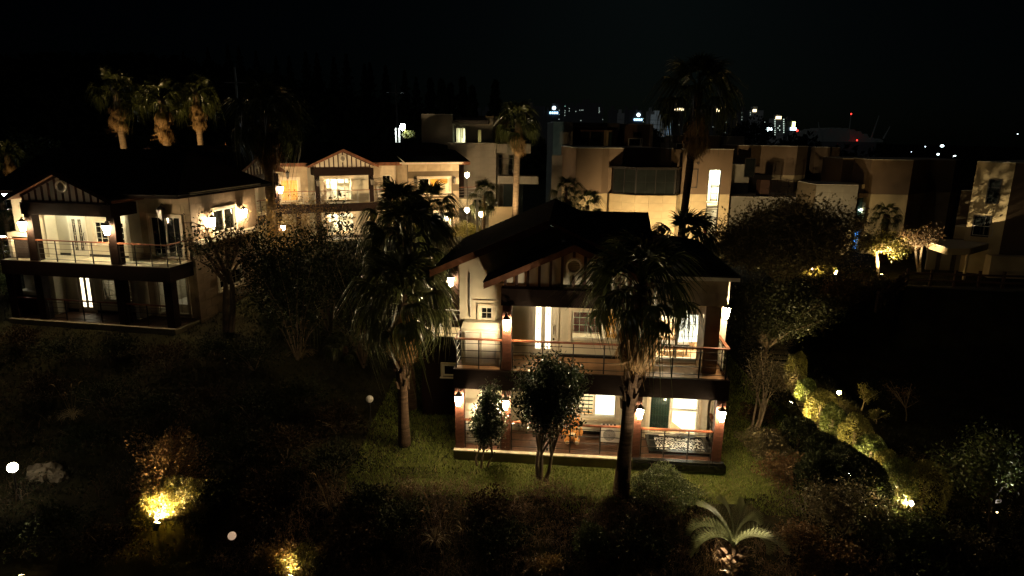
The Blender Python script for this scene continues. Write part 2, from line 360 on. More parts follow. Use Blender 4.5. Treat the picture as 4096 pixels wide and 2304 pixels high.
def railing(H, pts, z, h=1.08, nb=4, sp=.95, hand=None, thick=.05, bars=None):
    hand = hand or wood_red; bm = bars or metal_dk
    mb = MB()
    for (a, b) in zip(pts[:-1], pts[1:]):
        a = Vector((*a, 0)); b = Vector((*b, 0)); d = (b - a).normalized(); nrm = Vector((-d.y, d.x, 0)) * .055
        q = [a - d * .02 - nrm, b + d * .02 - nrm, b + d * .02 + nrm, a - d * .02 + nrm]
        mb.hexa([p + Vector((0, 0, z + h - thick)) for p in q], [p + Vector((0, 0, z + h)) for p in q])
    o = part(H, 'railing', mb, hand)
    key = (round(h, 2), bm.name)
    if key not in _rail: _rail[key] = MB().box(-.02, -.02, 0, .02, .02, h - thick).mesh('post', bm)
    for (a, b) in zip(pts[:-1], pts[1:]):
        a = Vector(a); b = Vector(b); L = (b - a).length; n = max(1, int(round(L / sp))); ang = math.atan2((b - a).y, (b - a).x)
        for i in range(n + 1):
            if i == 0 and a != Vector(pts[0]): continue
            p = a + (b - a) * min(max(i / n, .02 / L), 1 - .02 / L); link('post', _rail[key], o, (p.x, p.y, z), (0, 0, ang))
        bme = MB().box(0, -.009, -.009, L, .009, .009).mesh('bar', bm)
        for k in range(nb): link('bar', bme, o, (a.x, a.y, z + .12 + (h - .3) * k / max(1, nb - 1)), (0, 0, ang))
    return o
def roof(H, quads, m=None, th=.14, course=.24, name='roof', fascia=None):
    """quads: (eaveA, eaveB, topB, topA) points; stepped shingle courses on a slab"""
    mb = MB(); fb = MB(); up = Vector((0, 0, 1))
    for q in quads:
        a, b, c, d = [Vector(p) for p in q]
        n = (b - a).cross(d - a).normalized()
        if n.z < 0: n = -n
        L = ((d - a).length + (c - b).length) / 2; k = max(2, int(L / course))
        for i in range(k):
            t0, t1 = i / k, min(1.0, (i + 1.25) / k)
            p0, p1, p2, p3 = a.lerp(d, t0), b.lerp(c, t0), b.lerp(c, t1), a.lerp(d, t1)
            lo = n * .035; hi_ = n * .008; bs = -n * .02
            mb.hexa([p0 + bs, p1 + bs, p2 + bs, p3 + bs], [p0 + lo, p1 + lo, p2 + hi_, p3 + hi_])
        dn = Vector((0, 0, -th)); e = -n * .021
        fb.hexa([a + dn, b + dn, c + dn, d + dn], [a + e, b + e, c + e, d + e])
    o = part(H, name, mb, m or shingle); part(o, 'roof_deck', fb, fascia or barge_m); return o
def clad(H, p, ang, wd, z0, z1, pw, ph, m, th=.03, gap=.012, name='panel', stagger=False, proud=.0, skip=None):
    """single stone panels over a wall face, open joints between them"""
    nxp = max(1, int(round(wd / pw))); nzp = max(1, int(round((z1 - z0) / ph))); w_ = wd / nxp; h_ = (z1 - z0) / nzp
    me = MB().box(gap / 2, -th, gap / 2, w_ - gap / 2, .0, h_ - gap / 2).mesh(name, m)
    hm = MB().box(gap / 2, -th, gap / 2, w_ / 2 - gap / 2, .0, h_ - gap / 2).mesh(name, m) if stagger else None
    c, s = math.cos(R_(ang)), math.sin(R_(ang))
    for j in range(nzp):
        off = w_ / 2 if (stagger and j % 2) else 0
        cells = [(i * w_ + off, me, w_) for i in range(nxp - (1 if off else 0))]
        if off: cells += [(0, hm, w_ / 2), (wd - w_ / 2, hm, w_ / 2)]
        for x, q, ww in cells:
            if skip and any(x + ww > h[0] + .02 and x < h[2] - .02 and z0 + (j + 1) * h_ > h[1] + .02 and z0 + j * h_ < h[3] - .02 for h in skip): continue
            pr = proud + random.uniform(0, .004)
            link(name, q, H, (p[0] + c * x + s * pr, p[1] + s * x - c * pr, z0 + j * h_), (0, 0, R_(ang)))
def column(H, u, v, z0, z1, sz, planks):
    o = part(H, 'column', MB().box(u, v, z0, u + sz, v + sz, z1), wood_dk)
    if planks:
        n = int((z1 - z0) / .145); h = (z1 - z0) / n
        me = MB().box(-.012, -.012, .004, sz + .012, sz + .012, h - .004).mesh('plank', plank_m)
        for i in range(n): link('plank', me, o, (u, v, z0 + i * h))
    return o
def sq_lantern_mesh():
    cap = MB(); cap.add([(-.13, -.13, .17), (.13, -.13, .17), (.13, .13, .17), (-.13, .13, .17), (-.03, -.03, .30), (.03, -.03, .30), (.03, .03, .30), (-.03, .03, .30)],
                        [(0, 3, 2, 1), (4, 5, 6, 7), (0, 1, 5, 4), (1, 2, 6, 5), (2, 3, 7, 6), (3, 0, 4, 7)])
    cap.lathe([(.02, .30), (.03, .33), (.008, .37)], n=6); cap.box(-.012, -.012, -.27, .012, .012, -.2)
    br = MB(); br.tube([(0, .02, .33), (0, .10, .38), (0, .19, .30), (0, .20, .16)], .014, 6); br.box(-.05, .185, .04, .05, .205, .24)
    gl = MB(); gl.add([(-.06, -.06, -.20), (.06, -.06, -.20), (.06, .06, -.20), (-.06, .06, -.20), (-.105, -.105, .168), (.105, -.105, .168), (.105, .105, .168), (-.105, .105, .168)],
                      [(0, 3, 2, 1), (4, 5, 6, 7), (0, 1, 5, 4), (1, 2, 6, 5), (2, 3, 7, 6), (3, 0, 4, 7)])
    return cap.mesh('lantern_cap', metal_dk), br.mesh('bracket', metal_dk), gl
_lc, _lb, _lg = sq_lantern_mesh(); _lgm = {}
def lantern(P, rz, label, m, group='wall lanterns on the villas', s=1.0):
    o = thing('wall_lantern', label, 'lantern', P, rz, group); o.scale = (s, s, s)
    link('lantern_cap', _lc, o); link('bracket', _lb, o)
    if m.name not in _lgm: _lgm[m.name] = _lg.mesh('lantern_glass', m)
    link('lantern_glass', _lgm[m.name], o); return o
def hw(H, u, v, z):   # world point of a house-local point
    c, s = math.cos(H.rotation_euler.z), math.sin(H.rotation_euler.z)
    return Vector((H.location.x + c * u - s * v, H.location.y + s * u + c * v, H.location.z + z))

# ------------------------------------------------------------------ half-timbered villas
def villa_porch(H, planks=False, sz=.28, boards=True, barge=None, stud_n=13, low_rail=True, wide=9.2, deck_mat=None, lightledge=True):
    part(H, 'plinth', MB().box(-.04, -.10, -1.6, wide + .06, 8.0, -.055), concrete)
    part(H, 'ledge', MB().box(-.06, -.14, -.05, 6.2 if lightledge and wide > 7 else wide + .06, .06, 0.0), ledge_m if lightledge else concrete)
    nb_ = 11
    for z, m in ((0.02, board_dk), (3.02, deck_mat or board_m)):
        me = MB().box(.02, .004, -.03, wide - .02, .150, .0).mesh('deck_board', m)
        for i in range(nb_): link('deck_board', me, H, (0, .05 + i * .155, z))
    part(H, 'deck_slab', MB().box(.0, .17, 2.75, wide, 1.78, 2.985), plaster)
    for u in (0.0, 1.64, 6.15) + ((wide - sz,) if wide > 7 else ()): column(H, u, .02, 0.02, 2.3, sz, planks)
    bm = MB(); bm.box(-.06, -.05, 2.3, wide + .06, .165, 3.0); bm.box(-.06, .17, 2.3, .14, 1.0, 3.0); bm.box(wide - .14, .17, 2.3, wide + .06, 1.7, 3.0)
    part(H, 'deck_beam', bm, wood_dk)
    for u in (1.64, 6.15): column(H, u, .02, 3.03, 5.33, sz, planks)
    b2 = MB(); b2.box(1.58, -.05, 5.33, 6.52, .18, 5.92); b2.box(1.58, .185, 5.33, 1.8, 1.64, 5.92); b2.box(6.3, .185, 5.33, 6.52, 1.64, 5.92)
    part(H, 'porch_beam', b2, wood_dk)
    part(H, 'porch_ceiling', MB().box(1.81, .19, 5.72, 6.29, 1.64, 5.80), plaster)
    # gable
    cu, sl, zt = 3.96, .455, 7.40
    part(H, 'gable_wall', MB().prism_v([(1.62, 5.925), (6.30, 5.925), (6.30, zt - sl * 2.34 - .05), (cu, zt - .05), (1.62, zt - sl * 2.34 - .05)], .07, .2), plaster)
    for i in range(stud_n):
        u = cu + (i - stud_n // 2) * 4.5 / (stud_n - 1); h = zt - sl * abs(u - cu) - .18
        st = MB()
        if i == stud_n // 2: st.box(u - .045, .02, 5.93, u + .045, .068, 6.40); st.box(u - .045, .02, 7.0, u + .045, .068, h)
        else: st.box(u - .045, .02, 5.93, u + .045, .068, max(h, 5.97))
        part(H, 'stud', st, wood_stud)
    part(H, 'sill_beam', MB().box(1.62, .0, 5.93, 6.3, .018, 6.0), wood_stud)
    for sg in (-1, 1):
        tr = MB().prism_v([(cu, zt - .06), (cu, zt - .17), (cu + sg * 2.36, zt - .17 - sl * 2.36), (cu + sg * 2.36, zt - .06 - sl * 2.36)], .012, .066); part(H, 'rafter_trim', tr, wood_stud)
        bb = MB().prism_v([(cu, zt + .10), (cu, zt - .11), (cu + sg * 2.92, zt - .11 - sl * 2.92), (cu + sg * 2.92, zt + .10 - sl * 2.92)], -.42, -.36); part(H, 'barge_board', bb, barge or barge_m)
    v = MB(); n = 20
    for k in range(n):
        a0, a1 = 2 * math.pi * k / n, 2 * math.pi * (k + 1) / n
        P = lambda r, a, y: (cu + r * math.cos(a), y, 6.72 + r * math.sin(a))
        v.hexa([P(.2, a0, -.05), P(.27, a0, -.05), P(.27, a1, -.05), P(.2, a1, -.05)], [P(.2, a0, .068), P(.27, a0, .068), P(.27, a1, .068), P(.2, a1, .068)])
    vt = part(H, 'gable_vent', v, frame_w)
    part(vt, 'vent_back', MB().prism_v([(cu + .2 * math.cos(2 * math.pi * k / n), 6.72 + .2 * math.sin(2 * math.pi * k / n)) for k in range(n)], .03, .06), wood_stud)
    for k in range(6):
        zz = 6.72 - .15 + .06 * k; hwid = math.sqrt(max(.001, .2 ** 2 - (zz - 6.72) ** 2))
        part(vt, 'louvre', MB().hexa([(cu - hwid, -.03, zz - .02), (cu + hwid, -.03, zz - .02), (cu + hwid, .03, zz + .012), (cu - hwid, .03, zz + .012)], [(cu - hwid, -.03, zz - .008), (cu + hwid, -.03, zz - .008), (cu + hwid, .03, zz + .024), (cu - hwid, .03, zz + .024)]), frame_w)
    roof(H, [((1.02, -.36, zt + .1 - sl * 2.94), (1.02, 5.2, zt + .1 - sl * 2.94), (cu, 5.2, zt + .1), (cu, -.36, zt + .1)),
             ((cu + 2.94, -.36, zt + .1 - sl * 2.94), (cu + 2.94, 5.2, zt + .1 - sl * 2.94), (cu, 5.2, zt + .1), (cu, -.36, zt + .1))], name='porch_roof')
def cabinet(H, z):
    o = part(H, 'boiler_cabinet', MB().box(.16, .42, z, 1.5, .98, z + 1.32).hexa([(.14, .4, z + 1.32), (1.52, .4, z + 1.32), (1.52, .98, z + 1.32), (.14, .98, z + 1.32)], [(.2, .55, z + 1.5), (1.52, .55, z + 1.5), (1.52, .98, z + 1.5), (.2, .98, z + 1.5)]), plaster)
    for u in (.27, .85):
        d = MB(); d.box(u, .385, z + .06, u + .04, .415, z + 1.22); d.box(u + .5, .385, z + .06, u + .54, .415, z + 1.22); d.box(u + .04, .385, z + .06, u + .5, .415, z + .1); d.box(u + .04, .385, z + 1.18, u + .5, .415, z + 1.22)
        part(o, 'louvre_door', d, white_enamel)
        me = MB().hexa([(0, -.012, 0), (.46, -.012, 0), (.46, .012, .022), (0, .012, .022)], [(0, -.012, .006), (.46, -.012, .006), (.46, .012, .028), (0, .012, .028)]).mesh('louvre', white_enamel)
        for k in range(26): link('louvre', me, o, (u + .04, .40, z + .115 + k * .0405))
    return o
HALF = 'half timbered villas around the garden'

# ---- A: the near villa
A = thing('villa', 'near half-timbered villa with bear plush on its lit porch', 'villa', (-1.93, 21.2, 0.4), R_(-5.1), HALF)
villa_porch(A, planks=True)
DOORH = (2.5, 2.5 + .92)
for z in (0.02, 3.02):
    lit_w = (3.95, z + .68, 5.72, z + 1.78)
    wall(A, 'porch_wall', plaster, (1.6, 1.66), 0, 4.9, z - .02, z + 2.75, .2, [(.9, z, 1.82, z + 2.1), (lit_w[0] - 1.6, lit_w[1], lit_w[2] - 1.6, lit_w[3])])
    door(A, (2.5, 1.66, z))
    part(A, 'skirting', MB().box(3.5, 1.63, z, 6.5, 1.655, z + .13), black_st)
    cabinet(A, z)
# upper porch window with the red blind
wn = window(A, (3.95, 1.66, 3.70), 0, 1.77, 1.1, 6, 4, pm=glass, trim=.1)
bl = MB()
for k in range(15): bl.box(.08, .12, .98 - k * .055, 1.1, .13, .98 - k * .055 + .05)
part(wn, 'red_blind', bl, red_m)
part(wn, 'curtain', MB().box(1.25, .13, .08, 1.7, .14, 1.03), curt_y)
room(A, 3.6, 5.95, 1.9, 3.9, 3.02, 5.5, 22, WARMW)
# lower porch window: open slatted blind left, self-glowing blind right
wn = window(A, (3.95, 1.66, .70), 0, 1.77, 1.1, 1, 1, pm=glass, trim=.1, mullion=[.95])
bl = MB()
for k in range(6): bl.box(.08, .11, .12 + k * .155, .9, .16, .16 + k * .155)
for k in range(3): bl.box(.3 + .22 * k, .165, .1, .32 + .22 * k, .18, 1.03)
part(wn, 'slatted_shutter', bl, pane_gr)
part(wn, 'roller_blind', MB().box(1.0, .12, .08, 1.7, .13, 1.03), frost_b)
room(A, 3.6, 5.95, 1.9, 3.9, .02, 2.6, 34, WARMW)
# left end wall with small window, its gable and the cabinet below
LGZ = lambda u: 6.3 + (u + .9) * .45
wall(A, 'end_wall', plaster, (0, 1.0), 0, 1.6, -.4, 6.0, .2, [(.72, 4.5, 1.2, 5.02), (.72, 1.5, 1.2, 2.02)])
part(A, 'gable_end', MB().prism_v([(0, 6.0), (6.2, 6.0), (6.2, LGZ(0) - .1), (3.1, 7.9), (0, LGZ(0) - .16)], 1.0, 1.2), plaster)
for z in (4.5, 1.5): window(A, (.72, 1.0, z), 0, .48, .52, 2, 2, trim=.07, pm=pane_dk)
part(A, 'return_wall', MB().box(1.6, 1.0, -.02, 1.75, 1.655, 5.75), plaster)
part(A, 'rain_pipe', MB().tube([(.36, .96, 6.2), (.37, .95, 5.2), (.38, .96, 4.6)], .018, 6), metal_dk)
part(A, 'window_hood', MB().box(.52, .93, 5.2, 1.38, .99, 5.23), trim_w)
# right wing
wall(A, 'wing_wall', plaster, (6.5, 1.66), 0, 2.9, -.4, 6.0, .2, [(.38, 3.08, 2.02, 4.85), (.38, .12, 2.2, 2.2)])
for z in (3.0, 0.02):
    part(A, 'skirting', MB().box(8.6 if z > 1 else 8.85, 1.63, z, 9.1, 1.655, z + .14), black_st)
wn = window(A, (6.88, 1.66, 3.08), 0, 1.64, 1.77, 6, 4, pm=glass, trim=.08, mullion=[.82])
part(wn, 'roman_blind', MB().box(.84, .14, 1.05, 1.58, .16, 1.7).hexa([(.84, .14, .62), (1.58, .14, .66), (1.58, .16, .66), (.84, .16, .62)], [(.84, .14, 1.04), (1.58, .14, 1.04), (1.58, .16, 1.04), (.84, .16, 1.04)]), frost_b)
room(A, 6.75, 9.0, 1.9, 4.2, 3.02, 5.5, 130, WARMW, items=[('sofa', furn, [(7.0, 3.0, 3.02, 8.6, 3.7, 3.5), (7.0, 3.6, 3.02, 8.6, 3.85, 3.95)]), ('table', furn_dk, [(7.3, 2.3, 3.4, 8.3, 2.8, 3.46), (7.4, 2.4, 3.02, 7.45, 2.45, 3.4), (8.2, 2.4, 3.02, 8.25, 2.45, 3.4)])])
wn = window(A, (6.88, 1.66, .12), 0, 1.82, 2.08, 1, 1, pm=glass, trim=.08, mullion=[.80])
cb = MB()
for k in range(14): cb.box(.08 + k * .05, .13 + .015 * (k % 2), .1, .13 + k * .05, .14 + .015 * (k % 2), 2.0)
part(wn, 'curtain', cb, pane_gr)
gbm = MB()
for k in range(1, 7): gbm.box(.08 + k * .1, .07, .1, .092 + k * .1, .08, 2.0)
for k in range(1, 6): gbm.box(.08, .07, .1 + k * .33, .76, .08, .112 + k * .33)
part(wn, 'security_grid', gbm, mat('green_grid', (.03, .10, .08), .5))
part(wn, 'transom', MB().box(.84, -.02, 1.0, 1.75, .09, 1.06), frame_w)
part(wn, 'roman_blind', MB().box(.9, .14, 1.62, 1.74, .17, 2.0).box(.9, .13, 1.12, 1.74, .15, 1.6).hexa([(.9, .14, .5), (1.45, .14, .1), (1.74, .14, .1), (1.74, .16, .1)], [(.9, .15, 1.1), (1.45, .15, 1.1), (1.74, .15, 1.1), (1.74, .16, 1.1)]), frost_b)
room(A, 6.75, 9.0, 1.9, 4.2, .02, 2.6, 40, WARMW)
part(A, 'side_door', MB().box(8.72, 1.6, .1, 9.0, 1.655, 2.2), frame_w)
# pier and stone lintel
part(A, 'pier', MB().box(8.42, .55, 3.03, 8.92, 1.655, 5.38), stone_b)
part(A, 'lintel', MB().box(6.53, .52, 5.4, 9.06, 1.655, 6.3), stone)
clad(A, (6.53, .52), 0, 2.53, 5.42, 6.28, .84, .43, stone, name='stone_block')
part(A, 'cornice', MB().box(6.5, .36, 6.30, 9.2, .5, 6.44).box(9.07, .5, 6.30, 9.2, 7.6, 6.44), trim_w)
part(A, 'side_wall', MB().box(9.06, 1.86, -.5, 9.22, 7.6, 6.3), stone)
part(A, 'side_wall', MB().box(0, 1.2, -.5, .16, 8, 6.4), plaster); part(A, 'rear_wall', MB().box(0, 8.0, -.5, 9.2, 8.16, 6.3), plaster)
# roofs
e0 = 6.28
roof(A, [((-.95, .72, e0), (-.95, 8.2, e0), (3.1, 8.2, 8.12), (3.1, .72, 8.12)), ((7.15, .72, e0), (7.15, 8.2, e0), (3.1, 8.2, 8.12), (3.1, .72, 8.12))], name='main_roof')
part(A, 'barge_board', MB().prism_v([(3.1, 8.14), (3.1, 7.86), (-.98, e0 - .2), (-.98, e0 + .03)], .64, .71), barge_m)
roof(A, [((3.4, 3.9, 7.05), (6.95, 3.9, 7.05), (6.95, 6, 7.86), (3.4, 6, 7.86)), ((3.4, 8.2, 7.0), (6.95, 8.2, 7.0), (6.95, 6, 7.86), (3.4, 6, 7.86))], name='rear_roof')
roof(A, [((6.2, .25, 6.46), (9.35, .25, 6.46), (7.7, 2.6, 7.0), (6.2, 2.6, 7.0)), ((9.35, .25, 6.46), (9.35, 7.9, 6.46), (7.7, 5.6, 7.0), (7.7, 2.6, 7.0)), ((9.35, 7.9, 6.46), (6.2, 7.9, 6.46), (6.2, 5.6, 7.0), (7.7, 5.6, 7.0))], name='wing_roof', fascia=trim_w)
# railings
railing(A, [(.03, .95), (.03, .07), (1.6, .07)], 3.02); railing(A, [(1.96, .07), (6.12, .07)], 3.02)
railing(A, [(6.46, .07), (9.14, .07), (9.14, 1.62)], 3.02)
for a, b in ((.3, 1.62), (1.95, 6.12), (6.46, 8.9)): railing(A, [(a, .12), (b, .12)], .02)
railing(A, [(9.1, .35), (9.1, 1.6)], .02)
# side balcony on the left with its lamp
sb = MB().box(-2.0, 3.6, 2.75, -.02, 7.4, 3.0); part(A, 'side_balcony', sb, ledge_m)
part(A, 'balcony_skirt', MB().box(-2.03, 3.55, -.5, -1.95, 7.4, 2.98).box(-1.94, 3.55, -.5, -.02, 3.62, 2.98), wood_dk)
railing(A, [(-.05, 3.66), (-1.93, 3.66), (-1.93, 7.3)], 3.0, hand=metal_dk)
column(A, -1.02, 4.9, 3.01, 6.2, .3, False)
window(A, (-1.15, 3.54, 1.35), 0, .62, .5, 2, 1, trim=.07)
# black tub base
part(A, 'tub_base', MB().box(6.22, -.2, -.30, 9.36, .0, -.06).box(6.22, -.16, -.055, 9.3, .05, .03), black_st)

t = thing('bathtub', 'mosaic tiled sunken bathtub behind the porch railing', 'bathtub', hw(A, 0, 0, 0), R_(-5.1))
rim = MB(); rim.box(6.8, .3, .05, 9.0, .46, .16); rim.box(6.8, 1.5, .05, 9.0, 1.62, .16); rim.box(6.8, .46, .05, 7.1, 1.5, .16); rim.box(8.82, .46, .05, 9.0, 1.5, .16); part(t, 'rim', rim, black_st)
mos = bpy.data.materials.new('mosaic_tile'); mos.use_nodes = True; N = mos.node_tree.nodes; L = mos.node_tree.links
b_ = N['Principled BSDF']; b_.inputs['Roughness'].default_value = .2; tcn = N.new('ShaderNodeTexCoord'); mp = N.new('ShaderNodeMapping'); mp.inputs['Scale'].default_value = (24, 24, 24)
sn = N.new('ShaderNodeVectorMath'); sn.operation = 'FLOOR'; wn_ = N.new('ShaderNodeTexWhiteNoise'); gt = N.new('ShaderNodeMath'); gt.operation = 'GREATER_THAN'; gt.inputs[1].default_value = .5
rp = N.new('ShaderNodeMix'); rp.data_type = 'RGBA'; rp.inputs[6].default_value = (.02, .02, .02, 1); rp.inputs[7].default_value = (.62, .60, .56, 1)
L.new(tcn.outputs['Object'], mp.inputs[0]); L.new(mp.outputs[0], sn.inputs[0]); L.new(sn.outputs[0], wn_.inputs[0]); L.new(wn_.outputs[0], gt.inputs[0]); L.new(gt.outputs[0], rp.inputs[0]); L.new(rp.outputs[2], b_.inputs['Base Color'])
part(t, 'basin', MB().hexa([(7.1, .46, .031), (8.82, .46, .031), (8.82, 1.5, .031), (7.1, 1.5, .031)], [(7.1, .46, .06), (8.82, .46, .06), (8.82, 1.5, .11), (7.1, 1.5, .11)]), mos)
part(t, 'faucet', MB().tube([(8.05, 1.56, .16), (8.05, 1.56, .40), (8.05, 1.4, .42), (8.05, 1.36, .3)], .025, 8).box(7.9, 1.53, .24, 8.2, 1.58, .29), metal_lt)
part(t, 'soap_tray', MB().box(7.3, 1.52, .16, 7.52, 1.6, .19), frame_w)

t = thing('air_conditioner', 'white outdoor air conditioner unit beside the bear plush', 'air conditioner', hw(A, 5.15, .95, .02), R_(-5.1))
part(t, 'casing', MB().box(0, 0, .06, .86, .32, .62), white_enamel); part(t, 'feet', MB().box(.1, .02, 0, .2, .3, .06).box(.66, .02, 0, .76, .3, .06), metal_dk)
fg = MB()
for r in (.06, .10, .14, .18, .22): fg.tube([(.3 + r * math.cos(a * .393), -.012, .34 + r * math.sin(a * .393)) for a in range(17)], .006, 4)
for k in range(12): a = k * math.pi / 6; fg.tube([(.3 + .04 * math.cos(a), -.012, .34 + .04 * math.sin(a)), (.3 + .23 * math.cos(a + .4), -.012, .34 + .23 * math.sin(a + .4))], .005, 4)
part(t, 'fan_grille', fg, metal_lt); part(t, 'fan_shade', MB().prism_v([(.3 + .23 * math.cos(k * math.pi / 8), .34 + .23 * math.sin(k * math.pi / 8)) for k in range(16)], -.006, .0), mat('fan_shadow', (.22, .21, .19), .6))  # flat dark disc paints the shade behind the fan grille
part(t, 'side_panel', MB().box(.58, -.012, .12, .82, .0, .56), white_enamel)
cl = MB()
for k in range(4): cl.lathe([(.045, .625), (.05, .69), (.03, .72)], .1 + k * .13, .12, 8)
part(t, 'top_bottles', cl, metal_dk)

# plain teddy bear plush
t = thing('teddy_bear', 'big tan teddy bear plush sitting on the lower porch floor', 'plush toy', hw(A, 4.12, 1.0, .02), R_(-5.1))
body = MB().ball((0, 0, .34), (.25, .2, .30), 16, 12); part(t, 'body', body, fur, smooth=True)
part(t, 'belly_patch', MB().ball((0, -.14, .34), (.14, .075, .12), 14, 10), fur_w, smooth=True)
hd = part(t, 'head', MB().ball((0, -.02, .80), (.275, .22, .235), 18, 12), fur, smooth=True)
for s in (-1, 1):
    part(hd, 'ear', MB().ball((s * .2, 0, 1.0), (.075, .045, .075), 10, 8), fur, smooth=True)
    part(hd, 'eye', MB().ball((s * .09, -.215, .84), (.022, .015, .025), 8, 6), metal_dk, smooth=True)
    part(t, 'arm', MB().ball((s * .30, -.03, .40), (.085, .09, .18), 12, 8), fur, smooth=True)
    part(t, 'leg', MB().ball((s * .16, -.17, .11), (.12, .19, .11), 12, 8), fur, smooth=True)
    part(t, 'foot_pad', MB().ball((s * .17, -.35, .11), (.075, .02, .075), 10, 8), fur_w, smooth=True)
part(hd, 'muzzle', MB().ball((0, -.2, .75), (.09, .06, .065), 12, 8), fur_w, smooth=True); part(hd, 'nose', MB().ball((0, -.262, .775), (.03, .018, .02), 8, 6), metal_dk, smooth=True)

ra = R_(-5.1)
for (u, v, z, lab, rr) in ((.14, -.17, 1.92, 'lit lantern on the far left lower porch column of the near villa', 0), (1.78, -.17, 1.86, 'lit lantern behind the small camellia on the lower porch', 0),
                       (6.35, -.17, 1.78, 'lit lantern hidden behind the near palm trunk on lower porch', 0), (9.06, -.17, 1.82, 'lit lantern on the lower porch column above the tub', 0),
                       (1.78, -.17, 4.72, 'lit lantern on the upper balcony column left of the lit door', 0), (9.12, .75, 5.15, 'lit lantern on the stone pier at balcony right end', math.pi / 2)):
    lantern(hw(A, u, v, z), ra + rr, lab, lamp_a)
lantern(hw(A, -1.0, 4.72, 5.0), ra, 'lit lantern on the side balcony behind the left palm', lamp_a)

# ---- B: left villa
B = thing('villa', 'left half-timbered villa with brightly lit balcony over a dark ground floor', 'villa', (-25.4, 31.75, 1.92), R_(-9.5), HALF)
villa_porch(B, sz=.42, barge=wood_dk, deck_mat=ledge_m, lightledge=False)
for z in (0.02, 3.02):
    up = z > 1
    wall(B, 'porch_wall', plaster, (1.6, 1.66), 0, 4.9, z - .02, z + 2.75, .2, [(.9, z, 1.82, z + 2.1), (2.35, z + .68, 4.1, z + 1.85)])
    door(B, (2.5, 1.66, z), lit=not up)
    part(B, 'skirting', MB().box(3.5, 1.63, z, 6.3, 1.655, z + .13), black_st); part(B, 'skirting', MB().box(1.77, 1.63, z, 2.4, 1.655, z + .13), black_st)
    w_ = window(B, (3.95, 1.66, z + .68), 0, 1.75, 1.17, 5, 4, pm=pane_dk if up else glass, trim=.1)
    part(B, 'left_wall', MB().box(0, 1.0, z - .02, 1.6, 1.2, z + 3.0), plaster); part(B, 'return_wall', MB().box(1.6, 1.0, z - .02, 1.76, 1.655, z + 2.7), plaster)
    window(B, (.62, .985, z + 1.6), 0, .5, .56, 2, 2, trim=.08); part(B, 'window_hood', MB().box(.5, .88, z + 2.32, 1.28, .98, z + 2.5), plaster)
    part(B, 'return_wall', MB().box(6.3, 1.0, z - .02, 6.5, 1.86, z + 2.7), plaster)
    cb_ = part(B, 'store_cabinet', MB().box(.05, .45, z, .2, .98, z + 1.3).box(.2, .45, z + 1.1, 1.5, .98, z + 1.3).box(1.3, .45, z, 1.5, .98, z + 1.1), plaster); part(cb_, 'cabinet_door', MB().box(.2, .6, z, 1.3, .64, z + 1.1), furn_dk)
part(B, 'door_hood', MB().box(2.35, 1.52, 5.27, 3.7, 1.655, 5.42), plaster)
room(B, 3.6, 6.0, 1.9, 3.9, .02, 2.6, 5, WARMW, items=[('table', furn_wh, [(4.9, 2.4, .7, 5.9, 3.2, .76)]), ('shelf', furn_dk, [(3.8, 3.2, .1, 4.6, 3.6, 1.9)])])
wall(B, 'wing_wall', stone, (6.5, 1.8), 0, 2.8, -.6, 6.3, .2, [(.55, 3.1, 2.25, 5.2), (.55, .15, 2.25, 2.2)])
window(B, (7.05, 1.8, 3.1), 0, 1.7, 2.1, 4, 1, trim=.12, mullion=[.85]); window(B, (7.05, 1.8, .15), 0, 1.7, 2.05, 4, 4, pm=glass, trim=.12, mullion=[.85])
room(B, 6.7, 9.0, 2.05, 4.0, .02, 2.5, 1.6, WARMW, items=[('bed', furn_wh, [(7.0, 2.5, .02, 8.6, 3.9, .5)])])
clad(B, (6.5, 1.8), 0, 2.8, 3.05, 6.28, .93, .46, stone, skip=[(.4, 3.0, 2.4, 5.35)], stagger=True, name='stone_block')
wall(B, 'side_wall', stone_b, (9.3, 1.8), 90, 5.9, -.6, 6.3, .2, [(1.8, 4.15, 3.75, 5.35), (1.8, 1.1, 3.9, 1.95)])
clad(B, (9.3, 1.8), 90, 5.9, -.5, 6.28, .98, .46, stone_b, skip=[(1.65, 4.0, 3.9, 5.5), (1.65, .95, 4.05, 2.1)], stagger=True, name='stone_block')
window(B, (9.3, 3.6, 4.15), 90, 1.95, 1.2, 2, 1, trim=.12, mullion=[.97]); window(B, (9.3, 3.6, 1.1), 90, 2.1, .85, 4, 2, pm=glass, trim=.12, mullion=[1.05])
room(B, 7.0, 9.05, 4.1, 5.9, .9, 2.5, 8, COOL)
part(B, 'stone_band', MB().box(9.3, 1.85, 3.75, 9.42, 7.7, 4.0), trim_w)
part(B, 'cornice', MB().box(6.5, 1.64, 6.3, 9.48, 1.8, 6.45).box(9.3, 1.8, 6.3, 9.48, 7.8, 6.45), trim_w)
part(B, 'rear_wall', MB().box(0, 7.7, -.6, 9.3, 7.85, 6.3), plaster); part(B, 'side_wall', MB().box(0, 1.2, -.6, .16, 7.7, 6.3), plaster)
roof(B, [((-1.1, .6, 6.35), (9.6, .6, 6.35), (7.2, 5, 8.35), (-1.1, 5, 8.35)), ((-1.1, 9.2, 6.35), (9.6, 9.2, 6.35), (7.2, 5, 8.35), (-1.1, 5, 8.35)), ((9.6, .6, 6.35), (9.6, 9.2, 6.35), (7.2, 5.01, 8.35), (7.2, 4.99, 8.35))], name='main_roof', fascia=wood_dk)
roof(B, [((6.4, 1.55, 6.47), (9.6, 1.55, 6.47), (8.2, 3.6, 7.2), (6.4, 3.6, 7.2)), ((9.6, 1.55, 6.47), (9.6, 7.9, 6.47), (8.2, 6, 7.2), (8.2, 3.6, 7.2))], name='wing_roof', fascia=trim_w)
